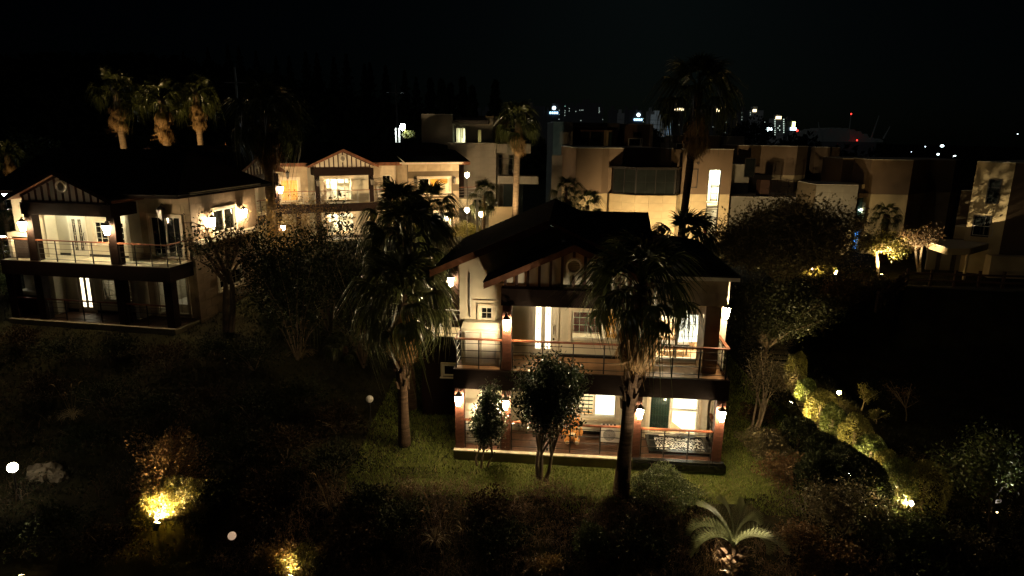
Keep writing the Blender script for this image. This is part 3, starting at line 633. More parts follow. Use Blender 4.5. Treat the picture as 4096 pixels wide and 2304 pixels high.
railing(B, [(.03, .95), (.03, .07), (1.6, .07)], 3.02); railing(B, [(2.1, .07), (6.12, .07)], 3.02); railing(B, [(6.6, .07), (9.14, .07), (9.14, 1.78)], 3.02)
for a, b in ((.44, 1.62), (2.1, 6.12), (6.6, 8.75)): railing(B, [(a, .12), (b, .12)], .02)
for u in (2.9, 6.05):
    o = thing('ceiling_light', 'round lit ceiling light above the left villa balcony ' + ('door' if u < 4 else 'corner'), 'ceiling light', hw(B, u, .95, 5.66), 0, 'balcony ceiling lights')
    part(o, 'diffuser', MB().lathe([(.05, -.02), (.10, .0), (.10, .03)], n=12), mat('ceiling_diffuser', (.8, .8, .7), .5, emit=(1, .96, .66), es=125)); part(o, 'rim', MB().lathe([(.12, .031), (.12, .055)], n=12), frame_w)
rb = R_(-9.5)
for (u, v, z, lab, rr) in ((1.7, -.2, 4.78, 'lit lantern on left balcony column of the left villa', 0), (6.3, -.2, 4.75, 'lit lantern on right balcony column of the left villa', 0),
                       (9.55, 3.15, 4.82, 'lit lantern left of the side window behind the bare tree', math.pi / 2), (9.55, 6.05, 4.95, 'lit lantern right of the side window behind the bare tree', math.pi / 2)):
    lantern(hw(B, u, v, z), rb + rr, lab, lamp_a, s=1.15)
lantern(hw(B, 7.9, 1.56, 5.35), rb, 'unlit black lantern above the dark sliding window', lamp_off, s=1.3)
o = thing('light_strip', 'bright white strip of lights beyond the left balcony rail', 'light strip', hw(B, -3.2, 2.2, 3.7), rb)
part(o, 'strip', MB().box(0, 0, 0, 2.9, .05, .06), led_m); part(o, 'bracket', MB().box(0, .06, -.8, .06, .12, .1).box(2.8, .06, -.8, 2.86, .12, .1), metal_dk)

# ---- C: rear villa
C_ = thing('villa', 'rear half-timbered villa with two lit patio windows under its gable', 'villa', (-17.74, 53.23, 2.46), R_(27), HALF)
villa_porch(C_, sz=.34, wide=7.9, deck_mat=ledge_m)
shelf = lambda z: ('shelf_unit', furn, [(2.7, 3.5, z + .9, 3.7, 3.9, z + .95), (2.7, 3.5, z + 1.3, 3.7, 3.9, z + 1.35), (2.7, 3.6, z, 3.2, 3.9, z + 1.9)])
for z in (0.02, 3.02):
    wall(C_, 'porch_wall', plaster, (1.6, 1.66), 0, 4.9, z - .02, z + 2.75, .2, [(.95, z + .06, 3.42, z + 1.98)])
    wn = window(C_, (2.55, 1.66, z + .06), 0, 2.47, 1.92, 8, 4, pm=glass, trim=.2, mullion=[.62, 1.23, 1.85])
    room(C_, 2.3, 5.4, 1.9, 4.4, z, z + 2.4, 58 if z > 1 else 80, (1, .93, .66), items=[shelf(z), ('kitchen_counter', furn_wh, [(2.5, 3.6, z, 3.8, 4.3, z + .9), (4.3, 4.0, z + 1.4, 5.3, 4.35, z + 2.0)]), ('chairs', furn_dk, [(3.9, 2.3, z + .4, 4.2, 2.6, z + .45), (3.9, 2.6, z + .4, 4.2, 2.64, z + .95), (4.5, 2.4, z + .65, 5.2, 3.0, z + .7), (4.55, 2.45, z, 4.6, 2.5, z + .65), (5.1, 2.45, z, 5.15, 2.5, z + .65)]), ('cupboard', furn, [(2.45, 2.6, z, 2.8, 3.4, z + 1.7)])])
wall(C_, 'left_wall', stone, (-3.4, 1.0), 0, 4.6, -1, 6.3, .2, [(2.42, 3.2, 3.82, 5.02)])
clad(C_, (-3.4, 1.0), 0, 4.6, 3.0, 6.3, .92, .66, stone, skip=[(2.25, 3.0, 4.0, 5.25)], name='stone_block')
wn = window(C_, (-.98, 1.0, 3.2), 0, 1.4, 1.82, 6, 5, pm=glass, trim=.18, mullion=[.7])
cm = MB()
for k in range(16): cm.box(.08 + k * .078, .13 + .02 * (k % 2), .08, .16 + k * .078, .14 + .02 * (k % 2), 1.75)
part(wn, 'curtain', cm, curt_y); room(C_, -1.4, .85, 1.25, 3.5, 3.02, 5.5, 80, (1, .86, .58))
part(C_, 'corner_wall', MB().hexa([(1.2, 1.0, -1), (1.6, 1.62, -1), (1.6, 1.8, -1), (1.1, 1.2, -1)], [(1.2, 1.0, 6.3), (1.6, 1.62, 6.3), (1.6, 1.8, 6.3), (1.1, 1.2, 6.3)]), plaster)
wall(C_, 'right_wall', trim_w, (6.5, 1.66), 0, 2.7, -1, 6.3, .2, [(.1, 4.4, .45, 5.1), (1.2, 4.2, 2.0, 5.2)])
window(C_, (6.6, 1.66, 4.4), 0, .35, .7, 2, 2, pm=frost, trim=.08); window(C_, (7.7, 1.66, 4.2), 0, .8, 1.0, 2, 2, trim=.08)
part(C_, 'left_balcony', MB().box(-3.4, .0, 2.7, -.08, .98, 3.0).box(-3.4, -.05, 2.3, -.08, -.002, 3.0), wood_dk)
railing(C_, [(-3.35, .95), (-3.35, .07), (1.6, .07)], 3.02, bars=metal_lt); railing(C_, [(2.0, .07), (6.12, .07)], 3.02, bars=metal_lt); railing(C_, [(6.5, .07), (7.85, .07)], 3.02, bars=metal_lt)
o = part(C_, 'angled_wall', MB().hexa([(8.9, 1.0, -1), (9.35, -.47, -1), (9.35, 1.6, -1), (9.0, 1.65, -1)], [(8.9, 1.0, 6.2), (9.35, -.47, 6.2), (9.35, 1.6, 6.2), (9.0, 1.65, 6.2)]), stone)
wall(C_, 'block_wall', m_core, (9.4, -.5), 0, 4.75, -1, 6.2, .2, [(.98, 3.6, 3.85, 5.0), (1.0, .3, 3.8, 2.0)])
clad(C_, (9.4, -.5), 0, 4.75, -.9, 6.18, 1.19, .59, stone, skip=[(.8, 3.4, 4.0, 5.15), (.8, .2, 4.0, 2.1)], stagger=True, name='stone_block')
wn = window(C_, (10.38, -.5, 3.6), 0, 2.87, 1.4, 1, 1, pm=glass, trim=.16, mullion=[1.0, 1.9]); part(wn, 'curtain', MB().box(1.05, .2, .1, 2.0, .22, 1.35).box(2.0, .3, .9, 2.8, .32, 1.35), curt_y); part(wn, 'shutter', MB().box(.1, .14, .1, .95, .15, 1.33), pane_dk)
room(C_, 9.7, 13.8, -.28, 2.0, 3.0, 5.4, 65, (1, .74, .38)); window(C_, (10.4, -.5, .3), 0, 2.8, 1.7, 3, 2, trim=.16)
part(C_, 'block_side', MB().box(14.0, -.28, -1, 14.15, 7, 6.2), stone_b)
part(C_, 'cornice', MB().box(9.2, -.68, 6.2, 14.4, -.5, 6.38).hexa([(8.75, .9, 6.2), (9.2, -.68, 6.2), (9.3, -.5, 6.2), (8.9, 1.0, 6.2)], [(8.75, .9, 6.38), (9.2, -.68, 6.38), (9.3, -.5, 6.38), (8.9, 1.0, 6.38)]), trim_w)
part(C_, 'rear_wall', MB().box(-3.4, 8, -1, 14, 8.2, 6.3), plaster)
roof(C_, [((-4.6, .35, 6.38), (15.6, .35, 6.38), (15.0, 5, 7.95), (-4.6, 5, 7.95)), ((-4.6, 9, 6.38), (15.6, 9, 6.38), (15.0, 5, 7.95), (-4.6, 5, 7.95))], name='main_roof')
part(C_, 'fascia', MB().box(-4.6, .27, 6.08, 1.0, .34, 6.36).box(6.95, .27, 6.08, 15.6, .34, 6.36), barge_m)
roof(C_, [((9.1, -.75, 6.4), (14.5, -.75, 6.4), (14.0, 1.6, 6.9), (9.1, 1.6, 6.9))], name='wing_roof', fascia=trim_w)
part(C_, 'end_balcony', MB().box(14.2, .2, 2.2, 17.0, 3.6, 3.0), ledge_m); railing(C_, [(14.25, .26), (16.1, .26), (16.95, 1.2), (16.95, 3.4)], 3.0, bars=metal_lt); column(C_, 15.0, 1.2, 3.0, 6.2, .36, False)
t = thing('air_conditioner', 'tall white outdoor air conditioner on the rear villa balcony', 'air conditioner', hw(C_, 7.07, .7, 3.02), R_(27)); part(t, 'casing', MB().box(0, 0, 0, .36, .5, 1.25), white_enamel); part(t, 'vent_grille', MB().box(.05, -.02, .7, .31, 0, 1.15), metal_lt)
rc = R_(27)
for (u, v, z, lab) in ((1.8, -.2, 4.75, 'unlit lantern on left gable column of the rear villa'), (6.3, -.2, 4.75, 'unlit lantern on right gable column of the rear villa'), (-.4, .8, 5.35, 'unlit lantern above the yellow curtained window'),
                       (9.98, -.75, 4.75, 'unlit lantern left of the stone block window'), (13.6, -.75, 4.75, 'unlit lantern right of the stone block window')):
    lantern(hw(C_, u, v, z), rc, lab, lamp_off, s=1.2)
for (u, lab) in ((11.65, 'left of two small lit lanterns low on the stone block behind palms'), (12.9, 'right of two small lit lanterns low on the stone block behind palms')):
    lantern(hw(C_, u, -.75, 1.4), rc, lab, lamp_a)

# ---- D: side-on villa between them
D = thing('villa', 'side-on half-timbered villa partly hidden by a tall palm trunk', 'villa', (-19.4, 44.0, 2.25), R_(78), HALF)
villa_porch(D, sz=.4, deck_mat=ledge_m, wide=6.56)
for z in (.02, 3.02):
    wall(D, 'porch_wall', plaster, (-.4, 1.2), 0, 6.9, z - .02, z + 2.9, .2, [(.6, z + .3, 2.0, z + 2.1), (3.6, z + .1, 5.2, z + 2.2)])
    window(D, (.2, 1.2, z + .3), 0, 1.4, 1.8, 2, 3, pm=pane_dk if z > 1 else frost, trim=.12); window(D, (3.2, 1.2, z + .1), 0, 1.6, 2.1, 2, 3, pm=pane_dk if z > 1 else frost, trim=.12, mullion=[.8])
part(D, 'side_wall', MB().box(-.4, 1.4, -1, -.2, 8, 6.3), trim_w); part(D, 'rear_wall', MB().box(-.4, 8, -1, 6.5, 8.2, 6.3), plaster)
roof(D, [((-1.2, .8, 6.3), (6.8, .8, 6.3), (6.8, 4.6, 8.0), (-1.2, 4.6, 8.0)), ((-1.2, 8.6, 6.3), (6.8, 8.6, 6.3), (6.8, 4.6, 8.0), (-1.2, 4.6, 8.0))], name='main_roof')
part(D, 'fascia', MB().box(-1.2, .72, 6.0, 1.0, .79, 6.28), barge_m)
railing(D, [(.03, .07), (1.6, .07)], 3.02); railing(D, [(2.1, .07), (6.1, .07)], 3.02)
rd = R_(78)
lantern(hw(D, 6.4, -.22, 4.7), rd, 'lit lantern on the dark post beside the yellow curtained window', lamp_a, s=1.25)
lantern(hw(D, 6.4, -.22, 1.75), rd, 'lit lantern low on the post above the golden bush', lamp_a)

# ------------------------------------------------------------------ modern flat-roofed villas
MOD = 'modern flat-roofed stone villas'
def loc_px(H, xd, yd, v):
    """local (u, z) where the sight line meets the house plane at depth v"""
    a = H.rotation_euler.z; vv = Vector((-math.sin(a), math.cos(a), 0)); uu = Vector((math.cos(a), math.sin(a), 0))
    o = Vector((H.location.x, H.location.y, 0)) + vv * v; d = ray(xd, yd); c = Vector((0, 0, CAMZ)); t = (o - c).dot(vv) / d.dot(vv); p = c + d * t
    return ((p - o).dot(uu), p.z - H.location.z)
def modern(label, Y, xd, yd, ang, zb):
    p = at(xd, yd, Y); return thing('modern_villa', label, 'villa', (p.x, p.y, zb), R_(ang), MOD)
def cblk(H, name, m, pts, z0, z1, cap=True):
    o = part(H, name, MB().prism(pts, z0, z1), m)
    if cap: part(H, 'parapet_cap', MB().prism([(x, y) for x, y in pts], z1 + .002, z1 + .05), cap_m)
    return o
def wpx(H, c, v, x0, y0, x1, y1, pm=None, fm=None, cols=1, rows=1, fw=.06, name='window', mull=None):
    u0, zt = loc_px(H, *c(x0, y0), v); u1, zb = loc_px(H, *c(x1, y1), v)
    return window(H, (u0, v - .05, zb), 0, u1 - u0, zt - zb, cols, rows, pm=pm, fm=fm or metal_dk, fw=fw, name=name, mullion=mull)
K = .62891
c4 = lambda x, y: ((1500 + x * .41407) * K, (300 + y * .41407) * K)
c5 = lambda x, y: ((2100 + x * .41407) * K, (350 + y * .41407) * K)
c6 = lambda x, y: ((3072 + x * .55202) * K, (400 + y * .55202) * K)

# M1: bright villa right behind the near roof
M1 = thing('modern_villa', 'modern stone villa with glazed corner bay and tall lit stair window', 'villa', (5.21, 55, 1.6), R_(4), MOD)
zs, zt = 4.9, 8.65
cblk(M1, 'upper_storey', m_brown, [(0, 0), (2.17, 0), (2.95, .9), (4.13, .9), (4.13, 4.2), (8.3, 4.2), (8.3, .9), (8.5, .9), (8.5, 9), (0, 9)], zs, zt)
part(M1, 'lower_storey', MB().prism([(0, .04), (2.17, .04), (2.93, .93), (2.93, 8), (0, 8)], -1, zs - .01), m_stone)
bay = [(3.0, .95), (3.06, .6), (4.82, -1.15), (8.3, -1.15), (9.1, .3), (9.1, 1.2)]
part(M1, 'bay_core', MB().prism(bay + [(3.0, 2.0)][::-1] if False else bay + [(3.0, 1.2)], -1, zs), m_core)
def dist(a, b): return math.hypot(b[0] - a[0], b[1] - a[1])
for a, b in zip(bay[1:4], bay[2:5]):
    clad(M1, a, math.degrees(math.atan2(b[1] - a[1], b[0] - a[0])), dist(a, b), -.9, zs, 1.25, .64, m_stone)
st = (11.45 - 9.15, 12.57 - 9.15)
part(M1, 'front_wall_upper', MB().box(9.12, .3, zs, 11.45, .6, zt).box(12.57, .3, zs, 13.45, .6, zt).box(11.45, .3, 7.0, 12.57, .6, zt).box(8.5, .9, zs, 9.12, 1.2, zt), m_brown)
part(M1, 'front_wall_lower', MB().box(9.12, .33, -1, 11.45, .6, zs - .005).box(12.57, .33, -1, 13.45, .6, zs - .005).box(11.45, .33, -1, 12.57, .6, .8), m_core)
clad(M1, (9.12, .33), 0, 2.33, -.9, zs, 1.2, .64, m_stone); clad(M1, (12.57, .33), 0, .88, -.9, zs, .88, .64, m_stone)
part(M1, 'side_wall', MB().box(13.25, .6, -1, 13.45, 9, zt), m_brown); part(M1, 'top_slab', MB().box(8.52, .62, zt - .3, 13.24, 9, zt - .02), m_brown); part(M1, 'parapet_cap', MB().box(9.0, .26, zt + .002, 13.5, .64, zt + .05), cap_m)
# glazed bay
gz0, gz1 = zs + .02, 7.05
gb = [(3.25, .5), (4.86, -1.0), (8.2, -1.0), (8.95, .3)]
for a, b, nm in zip(gb[:-1], gb[1:], (1, 2, 1)):
    an = math.degrees(math.atan2(b[1] - a[1], b[0] - a[0])); L_ = dist(a, b)
    window(M1, (a[0], a[1], gz0), an, L_, gz1 - gz0, nm * 2, 2, pm=mat('bay_pane_' + 'abc'[gb.index(a)], (.012, .014, .013), .05, .3, 1.5, spec=.2), fm=metal_dk, name='bay_window', mullion=[L_ * k / 2 for k in range(1, 2)])
part(M1, 'bay_floor', MB().prism(gb + [(8.95, .85), (3.25, .85)], zs + .001, zs + .02), wood_dk)
part(M1, 'bay_core_dark', MB().box(3.6, .55, zs + .03, 8.4, .85, gz1), furn_dk)
part(M1, 'bay_roof', MB().prism([(2.98, .5), (4.83, -1.22), (8.3, -1.22), (9.06, .27), (8.29, .88), (8.29, 4.19), (4.14, 4.19), (4.14, .88), (2.98, .88)], gz1 + .02, gz1 + .14), metal_dk)
window(M1, (9.75, .3, 5.45), 0, .78, 1.6, 1, 1, fm=metal_dk)
part(M1, 'round_vent', MB().tube([(10.45, .3, 7.5), (10.45, .2, 7.5)], .1, 10), furn_dk)
# stair window, four panes one above the other
for z0, z1 in ((5.62, 7.0), (4.3, 5.58), (3.75, 4.2), (.85, 3.65)): window(M1, (11.48, .36, z0), 0, 1.06, z1 - z0, 1, 1, pm=glass, fm=metal_dk, fw=.05, name='stair_window')
rm = room(M1, 11.3, 13.2, .65, 4.5, 3.9, 7.0, 150, (.95, 1.0, .85)); room(M1, 11.3, 13.2, .65, 4.5, .8, 3.8, 9, WARMW)
bk = MB()
for k in range(9): bk.box(11.95, .75, 4.35 + k * .17, 12.5, .8, 4.37 + k * .17 + (.03 if k % 3 else .06))
bk.box(11.93, .75, 4.3, 11.97, .8, 6.0); bk.box(12.5, .75, 4.3, 12.54, .8, 6.0); bk.box(11.98, .75, 5.95, 12.5, .8, 6.0)
part(M1, 'stacked_chairs', bk, furn_dk)
sr = MB()
for k in range(9): sr.box(11.5, .8 + k * .2, .9 + k * .28, 11.95, 1.0 + k * .2, 1.14 + k * .28)
part(M1, 'red_stairs', sr, red_m); part(M1, 'picture_frame', MB().box(12.1, .9, 2.0, 12.4, .93, 2.4), furn_dk)

# M2: villa on the roofline left of M1
M2 = modern('dim modern villa with white-edged parapet behind the glazed bay villa', 76, *c5(275, 335), 2, 2.0)
U = lambda x, y, v=0: loc_px(M2, *c5(x, y), v)
zt2 = U(275, 335)[1]; uR = U(1235, 340)[0]
ua, ub, uc = U(465, 335)[0], U(800, 335)[0], U(925, 335)[0]
cblk(M2, 'left_block', m_grey, [(0, 0), (ua, 0), (ua, 8), (0, 8)], -2, zt2)
part(M2, 'recessed_wall', MB().box(ua, 2.2, -2, uc, 3, zt2 - .3), m_brown); part(M2, 'roof_slab', MB().box(ua, .3, U(0, 372)[1], ub, 2.2, zt2), metal_dk)
part(M2, 'portal', MB().box(ua, -.2, U(0, 402)[1], uc - .3, .3, U(0, 375)[1]).box(uc - .9, -.2, -2, uc - .3, .3, U(0, 402)[1] - .01), wood_dk)
cblk(M2, 'pier', m_stone, [(ub, .5), (uc, .5), (uc, 8), (ub, 8)], -2, zt2 - .05)
cblk(M2, 'right_block', m_brown, [(uc + .02, 1.2), (uR, 1.2), (uR, 8), (uc + .02, 8)], -2, zt2 - .1)
part(M2, 'end_pier', MB().box(uR + .002, .6, -2, uR + .25, 8, zt2 - .06), m_stone)
wpx(M2, c5, 1.2, 1000, 490, 1130, 570, fm=frame_w, cols=1, rows=1, fw=.07, mull=[1.4]); wpx(M2, c5, 1.2, 1045, 430, 1120, 480)
wpx(M2, c5, .5, 808, 430, 860, 565, pm=pane_gr); wpx(M2, c5, 2.2, 500, 425, 620, 565); wpx(M2, c5, 2.2, 635, 425, 770, 565)
M2b = modern('pale garden wall washed in cool greenish lamp light beside palms', 63, *c5(262, 650), 0, 1.5); M2b.name = 'garden_wall'; M2b['category'] = 'wall'; del M2b['group']
u1, zz1 = loc_px(M2b, *c5(400, 655), 0); part(M2b, 'wall_slab', MB().box(0, 0, -.5, u1, .4, zz1), m_grey)

# M3: dark villa right of the rear villa
M3 = modern('dark modern villa with a lit upper doorway above the rear villa roof', 64, *c4(445, 380), -2, 2.0)
U = lambda x, y, v=0: loc_px(M3, *c4(x, y), v)
zt3 = U(445, 380)[1]; zm = U(840, 658)[1]
cblk(M3, 'upper_block', m_grey, [(0, 0), (U(750, 380)[0], 0), (U(750, 380)[0], 8), (0, 8)], zm - 2, zt3)
ue = U(1130, 395)[0]; up_ = U(972, 390)[0]
wall(M3, 'recessed_wall', m_grey, (U(752, 400)[0], 1.5), 0, ue - U(752, 400)[0], zm - 1, zt3 - .2, .3, [(U(782, 510, 1.5)[0] - U(752, 400)[0], U(782, 655, 1.5)[1], U(875, 510, 1.5)[0] - U(752, 400)[0], U(782, 510, 1.5)[1]), (U(992, 530, 1.5)[0] - U(752, 400)[0], U(992, 655, 1.5)[1], U(1030, 530, 1.5)[0] - U(752, 400)[0], U(992, 530, 1.5)[1])])
wn = wpx(M3, c4, 1.55, 780, 508, 877, 657, pm=glass, cols=2, rows=1, mull=[.5]); wpx(M3, c4, 1.55, 990, 525, 1032, 657, pm=glass)
a_ = U(760, 500, 2)[0]; b_2 = U(1060, 500, 2)[0]
room(M3, a_, b_2, 1.85, 4.4, U(780, 660, 1.8)[1], U(780, 490, 1.8)[1], 40, (.92, 1.0, .72), items=[('curtain', curt, [(U(840, 520, 2)[0], 1.95, U(840, 610, 2)[1], U(852, 520, 2)[0], 2.0, U(840, 515, 2)[1])])])
part(M3, 'porch_slab', MB().box(U(747, 440)[0], -.5, U(747, 470)[1], U(1095, 440)[0], 1.5, U(747, 437)[1]), metal_dk)
part(M3, 'lit_return', MB().hexa([(up_, .5, zm), (ue, 1.4, zm), (ue, 8, zm), (up_, 8, zm)], [(up_, .5, zt3), (ue, 1.4, zt3), (ue, 8, zt3), (up_, 8, zt3)]).xf(Matrix.Translation((0, 2.2, .0))), m_stone)
part(M3, 'rear_block', MB().box(ue + .02, 3.5, zm, U(1290, 395, 3)[0], 8, zt3 - .3), m_brown)
ul, um, ur_ = U(700, 660, -1)[0], U(1172, 660, -1)[0], U(1505, 665, -1)[0]
cblk(M3, 'lower_block', m_core, [(ul, -1), (um, -1), (um, 6), (ul, 6)], -2, zm)
clad(M3, (ul, -1), 0, um - ul, .2, zm - .01, 1.5, .62, m_grey)
zb3 = U(1200, 755, -1)[1]; part(M3, 'upper_band', MB().box(um + .002, -.9, zb3, ur_, 6, zm - .02), m_grey); part(M3, 'recess_wall', MB().box(um + .002, .8, -2, U(1350, 800, .8)[0], 6, zb3 - .005), m_grey)
wpx(M3, c4, .8, 1195, 768, 1226, 968); wpx(M3, c4, .8, 1290, 768, 1340, 968)
part(M3, 'balcony', MB().box(U(1185, 975, -3)[0], -3, U(1185, 1050, -3)[1], U(1580, 975, -3)[0], -.92, U(1185, 975, -3)[1]), m_core)
clad(M3, (U(1185, 975, -3)[0], -3), 0, U(1580, 975, -3)[0] - U(1185, 975, -3)[0], U(1185, 1050, -3)[1], U(1185, 975, -3)[1], .62, 3, m_grey, name='balcony_panel')
ra3 = railing(M3, [(U(1190, 900, -2)[0], -2.6), (U(1335, 900, -2)[0], -2.6)], U(1185, 970, -2.6)[1], h=1.6, hand=metal_dk)
part(M3, 'low_wall', MB().box(U(1100, 1280, -5)[0], -5, -1, U(1360, 1280, -5)[0], -4.7, U(1100, 1272, -5)[1]), m_stone)
recess_m = mat('teal_recess_shade', (.010, .016, .016), .9)  # near-black colour holds the shade of the recess under the balcony
part(M3, 'recess_shade_slab', MB().box(U(1240, 1060, 0)[0], .2, -2, U(1430, 1060, 0)[0], .6, U(1240, 1060, 0)[1]), recess_m)

# M7: block beyond M1's right end
M7 = modern('low dim modern villa roof seen behind the tall dark palm', 78, *c5(1505, 465), 2, 2.0)
u7 = loc_px(M7, *c5(2140, 478), 0)[0]; z7 = loc_px(M7, *c5(1505, 465), 0)[1]; um7 = loc_px(M7, *c5(1890, 470), 0)[0]
cblk(M7, 'main_block', m_brown, [(0, 0), (um7, 0), (um7, 7), (0, 7)], -2, z7); cblk(M7, 'right_block', m_grey, [(um7 + .02, .6), (u7, .6), (u7, 7), (um7 + .02, 7)], -2, z7 - .05)
wpx(M7, c5, -1.2, 1462, 540, 1535, 600, fm=frame_w); part(M7, 'dormer', MB().box(-1.6, -1.1, -2, -.1, 3, loc_px(M7, *c5(1462, 538), -1)[1]), m_grey)

# M4: terrace villa
M4 = modern('modern villa with railed roof terrace behind the big dark tree', 63, *c6(0, 335), 0, 1.5)
U = lambda x, y, v=0: loc_px(M4, *c6(x, y), v)
z4 = U(5, 335)[1]; z4m = U(10, 545)[1]
poly = [(-2.2, 2.0), (U(10, 340)[0], 1.2), (U(215, 345)[0], 0), (U(345, 350)[0], 1.6), (U(345, 350)[0], 7), (-2.2, 7)]
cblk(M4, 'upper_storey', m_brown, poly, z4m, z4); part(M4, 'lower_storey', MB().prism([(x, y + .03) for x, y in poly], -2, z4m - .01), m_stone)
cblk(M4, 'rear_wing', m_brown, [(U(347, 345, 3)[0], 3), (U(550, 345, 3)[0], 3.6), (U(550, 345, 3)[0], 8), (U(347, 345, 3)[0], 8)], z4m, z4 - .1)
part(M4, 'rear_wing_base', MB().prism([(U(347, 345, 3)[0], 3.03), (U(550, 345, 3)[0], 3.63), (U(550, 345, 3)[0], 8), (U(347, 345, 3)[0], 8)], -2, z4m - .01), m_stone)
zt4 = U(0, 706, -4)[1]; uL, uRr = U(-330, 700, -4)[0], U(403, 714, -4)[0]
cblk(M4, 'terrace_block', m_grey, [(uL, -4), (uRr, -4), (uRr, 2.2), (uL, 2.2)], -2, zt4)
railing(M4, [(U(0, 660, -3)[0], -3.6), (U(205, 660, -3)[0], -3.6), (U(310, 670, -1)[0], -1.4)], zt4 + .06, h=1.5, hand=wood_dk, sp=.5, bars=wood_dk)
part(M4, 'planter', MB().box(U(-70, 660, -3)[0], -3.4, zt4 + .06, U(-5, 660, -3)[0], -2.4, zt4 + 1.5), wood_stud)
wpx(M4, c6, -1.0, -165, 420, -100, 560)
cblk(M4, 'left_wing', m_grey, [(U(-390, 480, -1)[0], -1), (U(-130, 480, -1)[0], -1), (U(-130, 480, -1)[0], 5), (U(-390, 480, -1)[0], 5)], -2, U(-300, 470, -1)[1])

# M5
M5 = modern('modern villa with blue curtained window behind the lit tree', 52, *c6(668, 425), -3, 1.4)
U = lambda x, y, v=0: loc_px(M5, *c6(x, y), v)
z5 = U(790, 435)[1]; z5m = U(760, 682)[1]
uA, uB, uC, uD = U(745, 500)[0], U(1045, 500)[0], U(1165, 500, 2.5)[0], U(1320, 500, 4)[0]
main = [(uA, .0), (uB, 0), (uC, 2.4), (uC, 7), (uA, 7)]
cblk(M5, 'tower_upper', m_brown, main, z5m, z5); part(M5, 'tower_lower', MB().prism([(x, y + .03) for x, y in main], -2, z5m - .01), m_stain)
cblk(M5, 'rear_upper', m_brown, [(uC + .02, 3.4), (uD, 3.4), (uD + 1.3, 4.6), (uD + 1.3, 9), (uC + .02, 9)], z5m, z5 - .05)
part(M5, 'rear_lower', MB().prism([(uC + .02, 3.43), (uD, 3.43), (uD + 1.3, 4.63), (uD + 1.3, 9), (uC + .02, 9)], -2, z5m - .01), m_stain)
cblk(M5, 'back_link', m_brown, [(0, 3), (uA - .02, 3), (uA - .02, 7), (0, 7)], -2, z5 - .02)
ul5, ur5, zw5 = U(352, 606, -1)[0], U(655, 632, -1)[0], U(520, 618, -1)[1]; zw5m = U(520, 930, -1)[1]
cblk(M5, 'low_wing', m_core, [(ul5, -1), (ur5, -1), (ur5, 2.9), (ul5, 2.9)], zw5m, zw5, cap=True); part(M5, 'low_wing_base', MB().box(ul5, -.95, -2, ur5, 2.9, zw5m - .01), m_stone)
clad(M5, (ul5, -1), 0, ur5 - ul5, zw5m, zw5 - .02, 1.2, .6, m_grey)
part(M5, 'recess_wall', MB().box(ur5 + .002, .6, -2, uA - .002, 2.9, zw5), m_stone)
wn = wpx(M5, c6, .6, 650, 708, 740, 858, pm=pane_gr); wpx(M5, c6, .6, 622, 946, 712, 1090, pm=blue_lit, cols=2)
part(M5, 'window_ledge', MB().box(ur5 + .01, -.2, U(650, 912, .2)[1], uA - .01, .58, U(650, 885, .2)[1]), m_brown); part(M5, 'window_ledge', MB().box(ur5 + .01, -.2, U(650, 700, .2)[1], uA - .01, .58, U(650, 672, .2)[1]), m_brown)
wpx(M5, c6, 2.9, 722, 498, 776, 672); part(M5, 'wall_box', MB().box(U(915, 1060)[0], -.12, U(915, 1065)[1], U(935, 1060)[0], .03, U(915, 1045)[1]), metal_lt)
o = thing('fairy_lights', 'string of white fairy lights glowing in the dark villa window', 'fairy lights', hw(M5, 0, 0, 0), M5.rotation_euler.z)
fl = MB()
for k, (x, y) in enumerate([(662, 797), (672, 793), (680, 795), (686, 802), (684, 812), (690, 822), (694, 832), (700, 838), (708, 842), (710, 848), (703, 830), (668, 800)]):
    u_, z_ = U(x, y, .5); fl.ball((u_, .5, z_), .055, 6, 4)
part(o, 'bulb', fl, mat('fairy_bulb', (.8, .8, .8), .4, emit=(.85, 1, .85), es=4, sample=False))['kind'] = 'stuff'

# M6
M6 = modern('tall modern villa with slit window at the far right edge', 45, *c6(1518, 443), -8, 1.2)
U = lambda x, y, v=0: loc_px(M6, *c6(x, y), v)
z6 = U(1600, 450)[1]; uW = U(1730, 457)[0]
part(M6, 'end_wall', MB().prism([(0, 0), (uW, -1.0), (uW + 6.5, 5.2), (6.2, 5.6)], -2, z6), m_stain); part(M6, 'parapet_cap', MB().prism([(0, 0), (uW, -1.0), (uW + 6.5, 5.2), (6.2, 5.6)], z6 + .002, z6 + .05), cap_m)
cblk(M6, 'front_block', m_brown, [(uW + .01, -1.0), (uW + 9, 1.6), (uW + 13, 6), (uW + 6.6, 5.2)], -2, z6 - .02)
aM = math.degrees(math.atan2(-1.0, uW))
def w6(x0, y0, x1, y1, **k):
    u0, zt_ = U(x0, y0, -.3); u1, zb_ = U(x1, y1, -.3); u0, u1 = min(u0, u1), max(u0, u1); s = -1.0 / uW
    return window(M6, (u0, u0 * s - .06, zb_), aM, (u1 - u0) / math.cos(R_(aM)), zt_ - zb_, fm=metal_dk, **k)
w6(1594, 572, 1636, 750); wn = w6(1498, 835, 1572, 990, cols=2, rows=1, mullion=[.7])
part(wn, 'security_rail', MB().box(.08, -.05, .1, 1.2, -.035, .14).box(.08, -.05, .72, 1.2, -.035, .76).box(.08, -.05, .14, .12, -.035, .72).box(1.16, -.05, .14, 1.2, -.035, .72), metal_lt)
cblk(M6, 'balcony_block', m_stain, [(U(1345, 920, 1)[0], .8), (.3, .6), (1.2, 1.5), (U(1345, 920, 1)[0] + .9, 1.7)], U(1345, 1000, 1)[1], U(1345, 912, 1)[1])
cblk(M6, 'rear_block', m_core, [(U(1400, 650, 3)[0], 3), (2.6, 3), (3.2, 3.7), (U(1400, 650, 3)[0] + .7, 3.7)], -2, U(1480, 660, 3)[1])
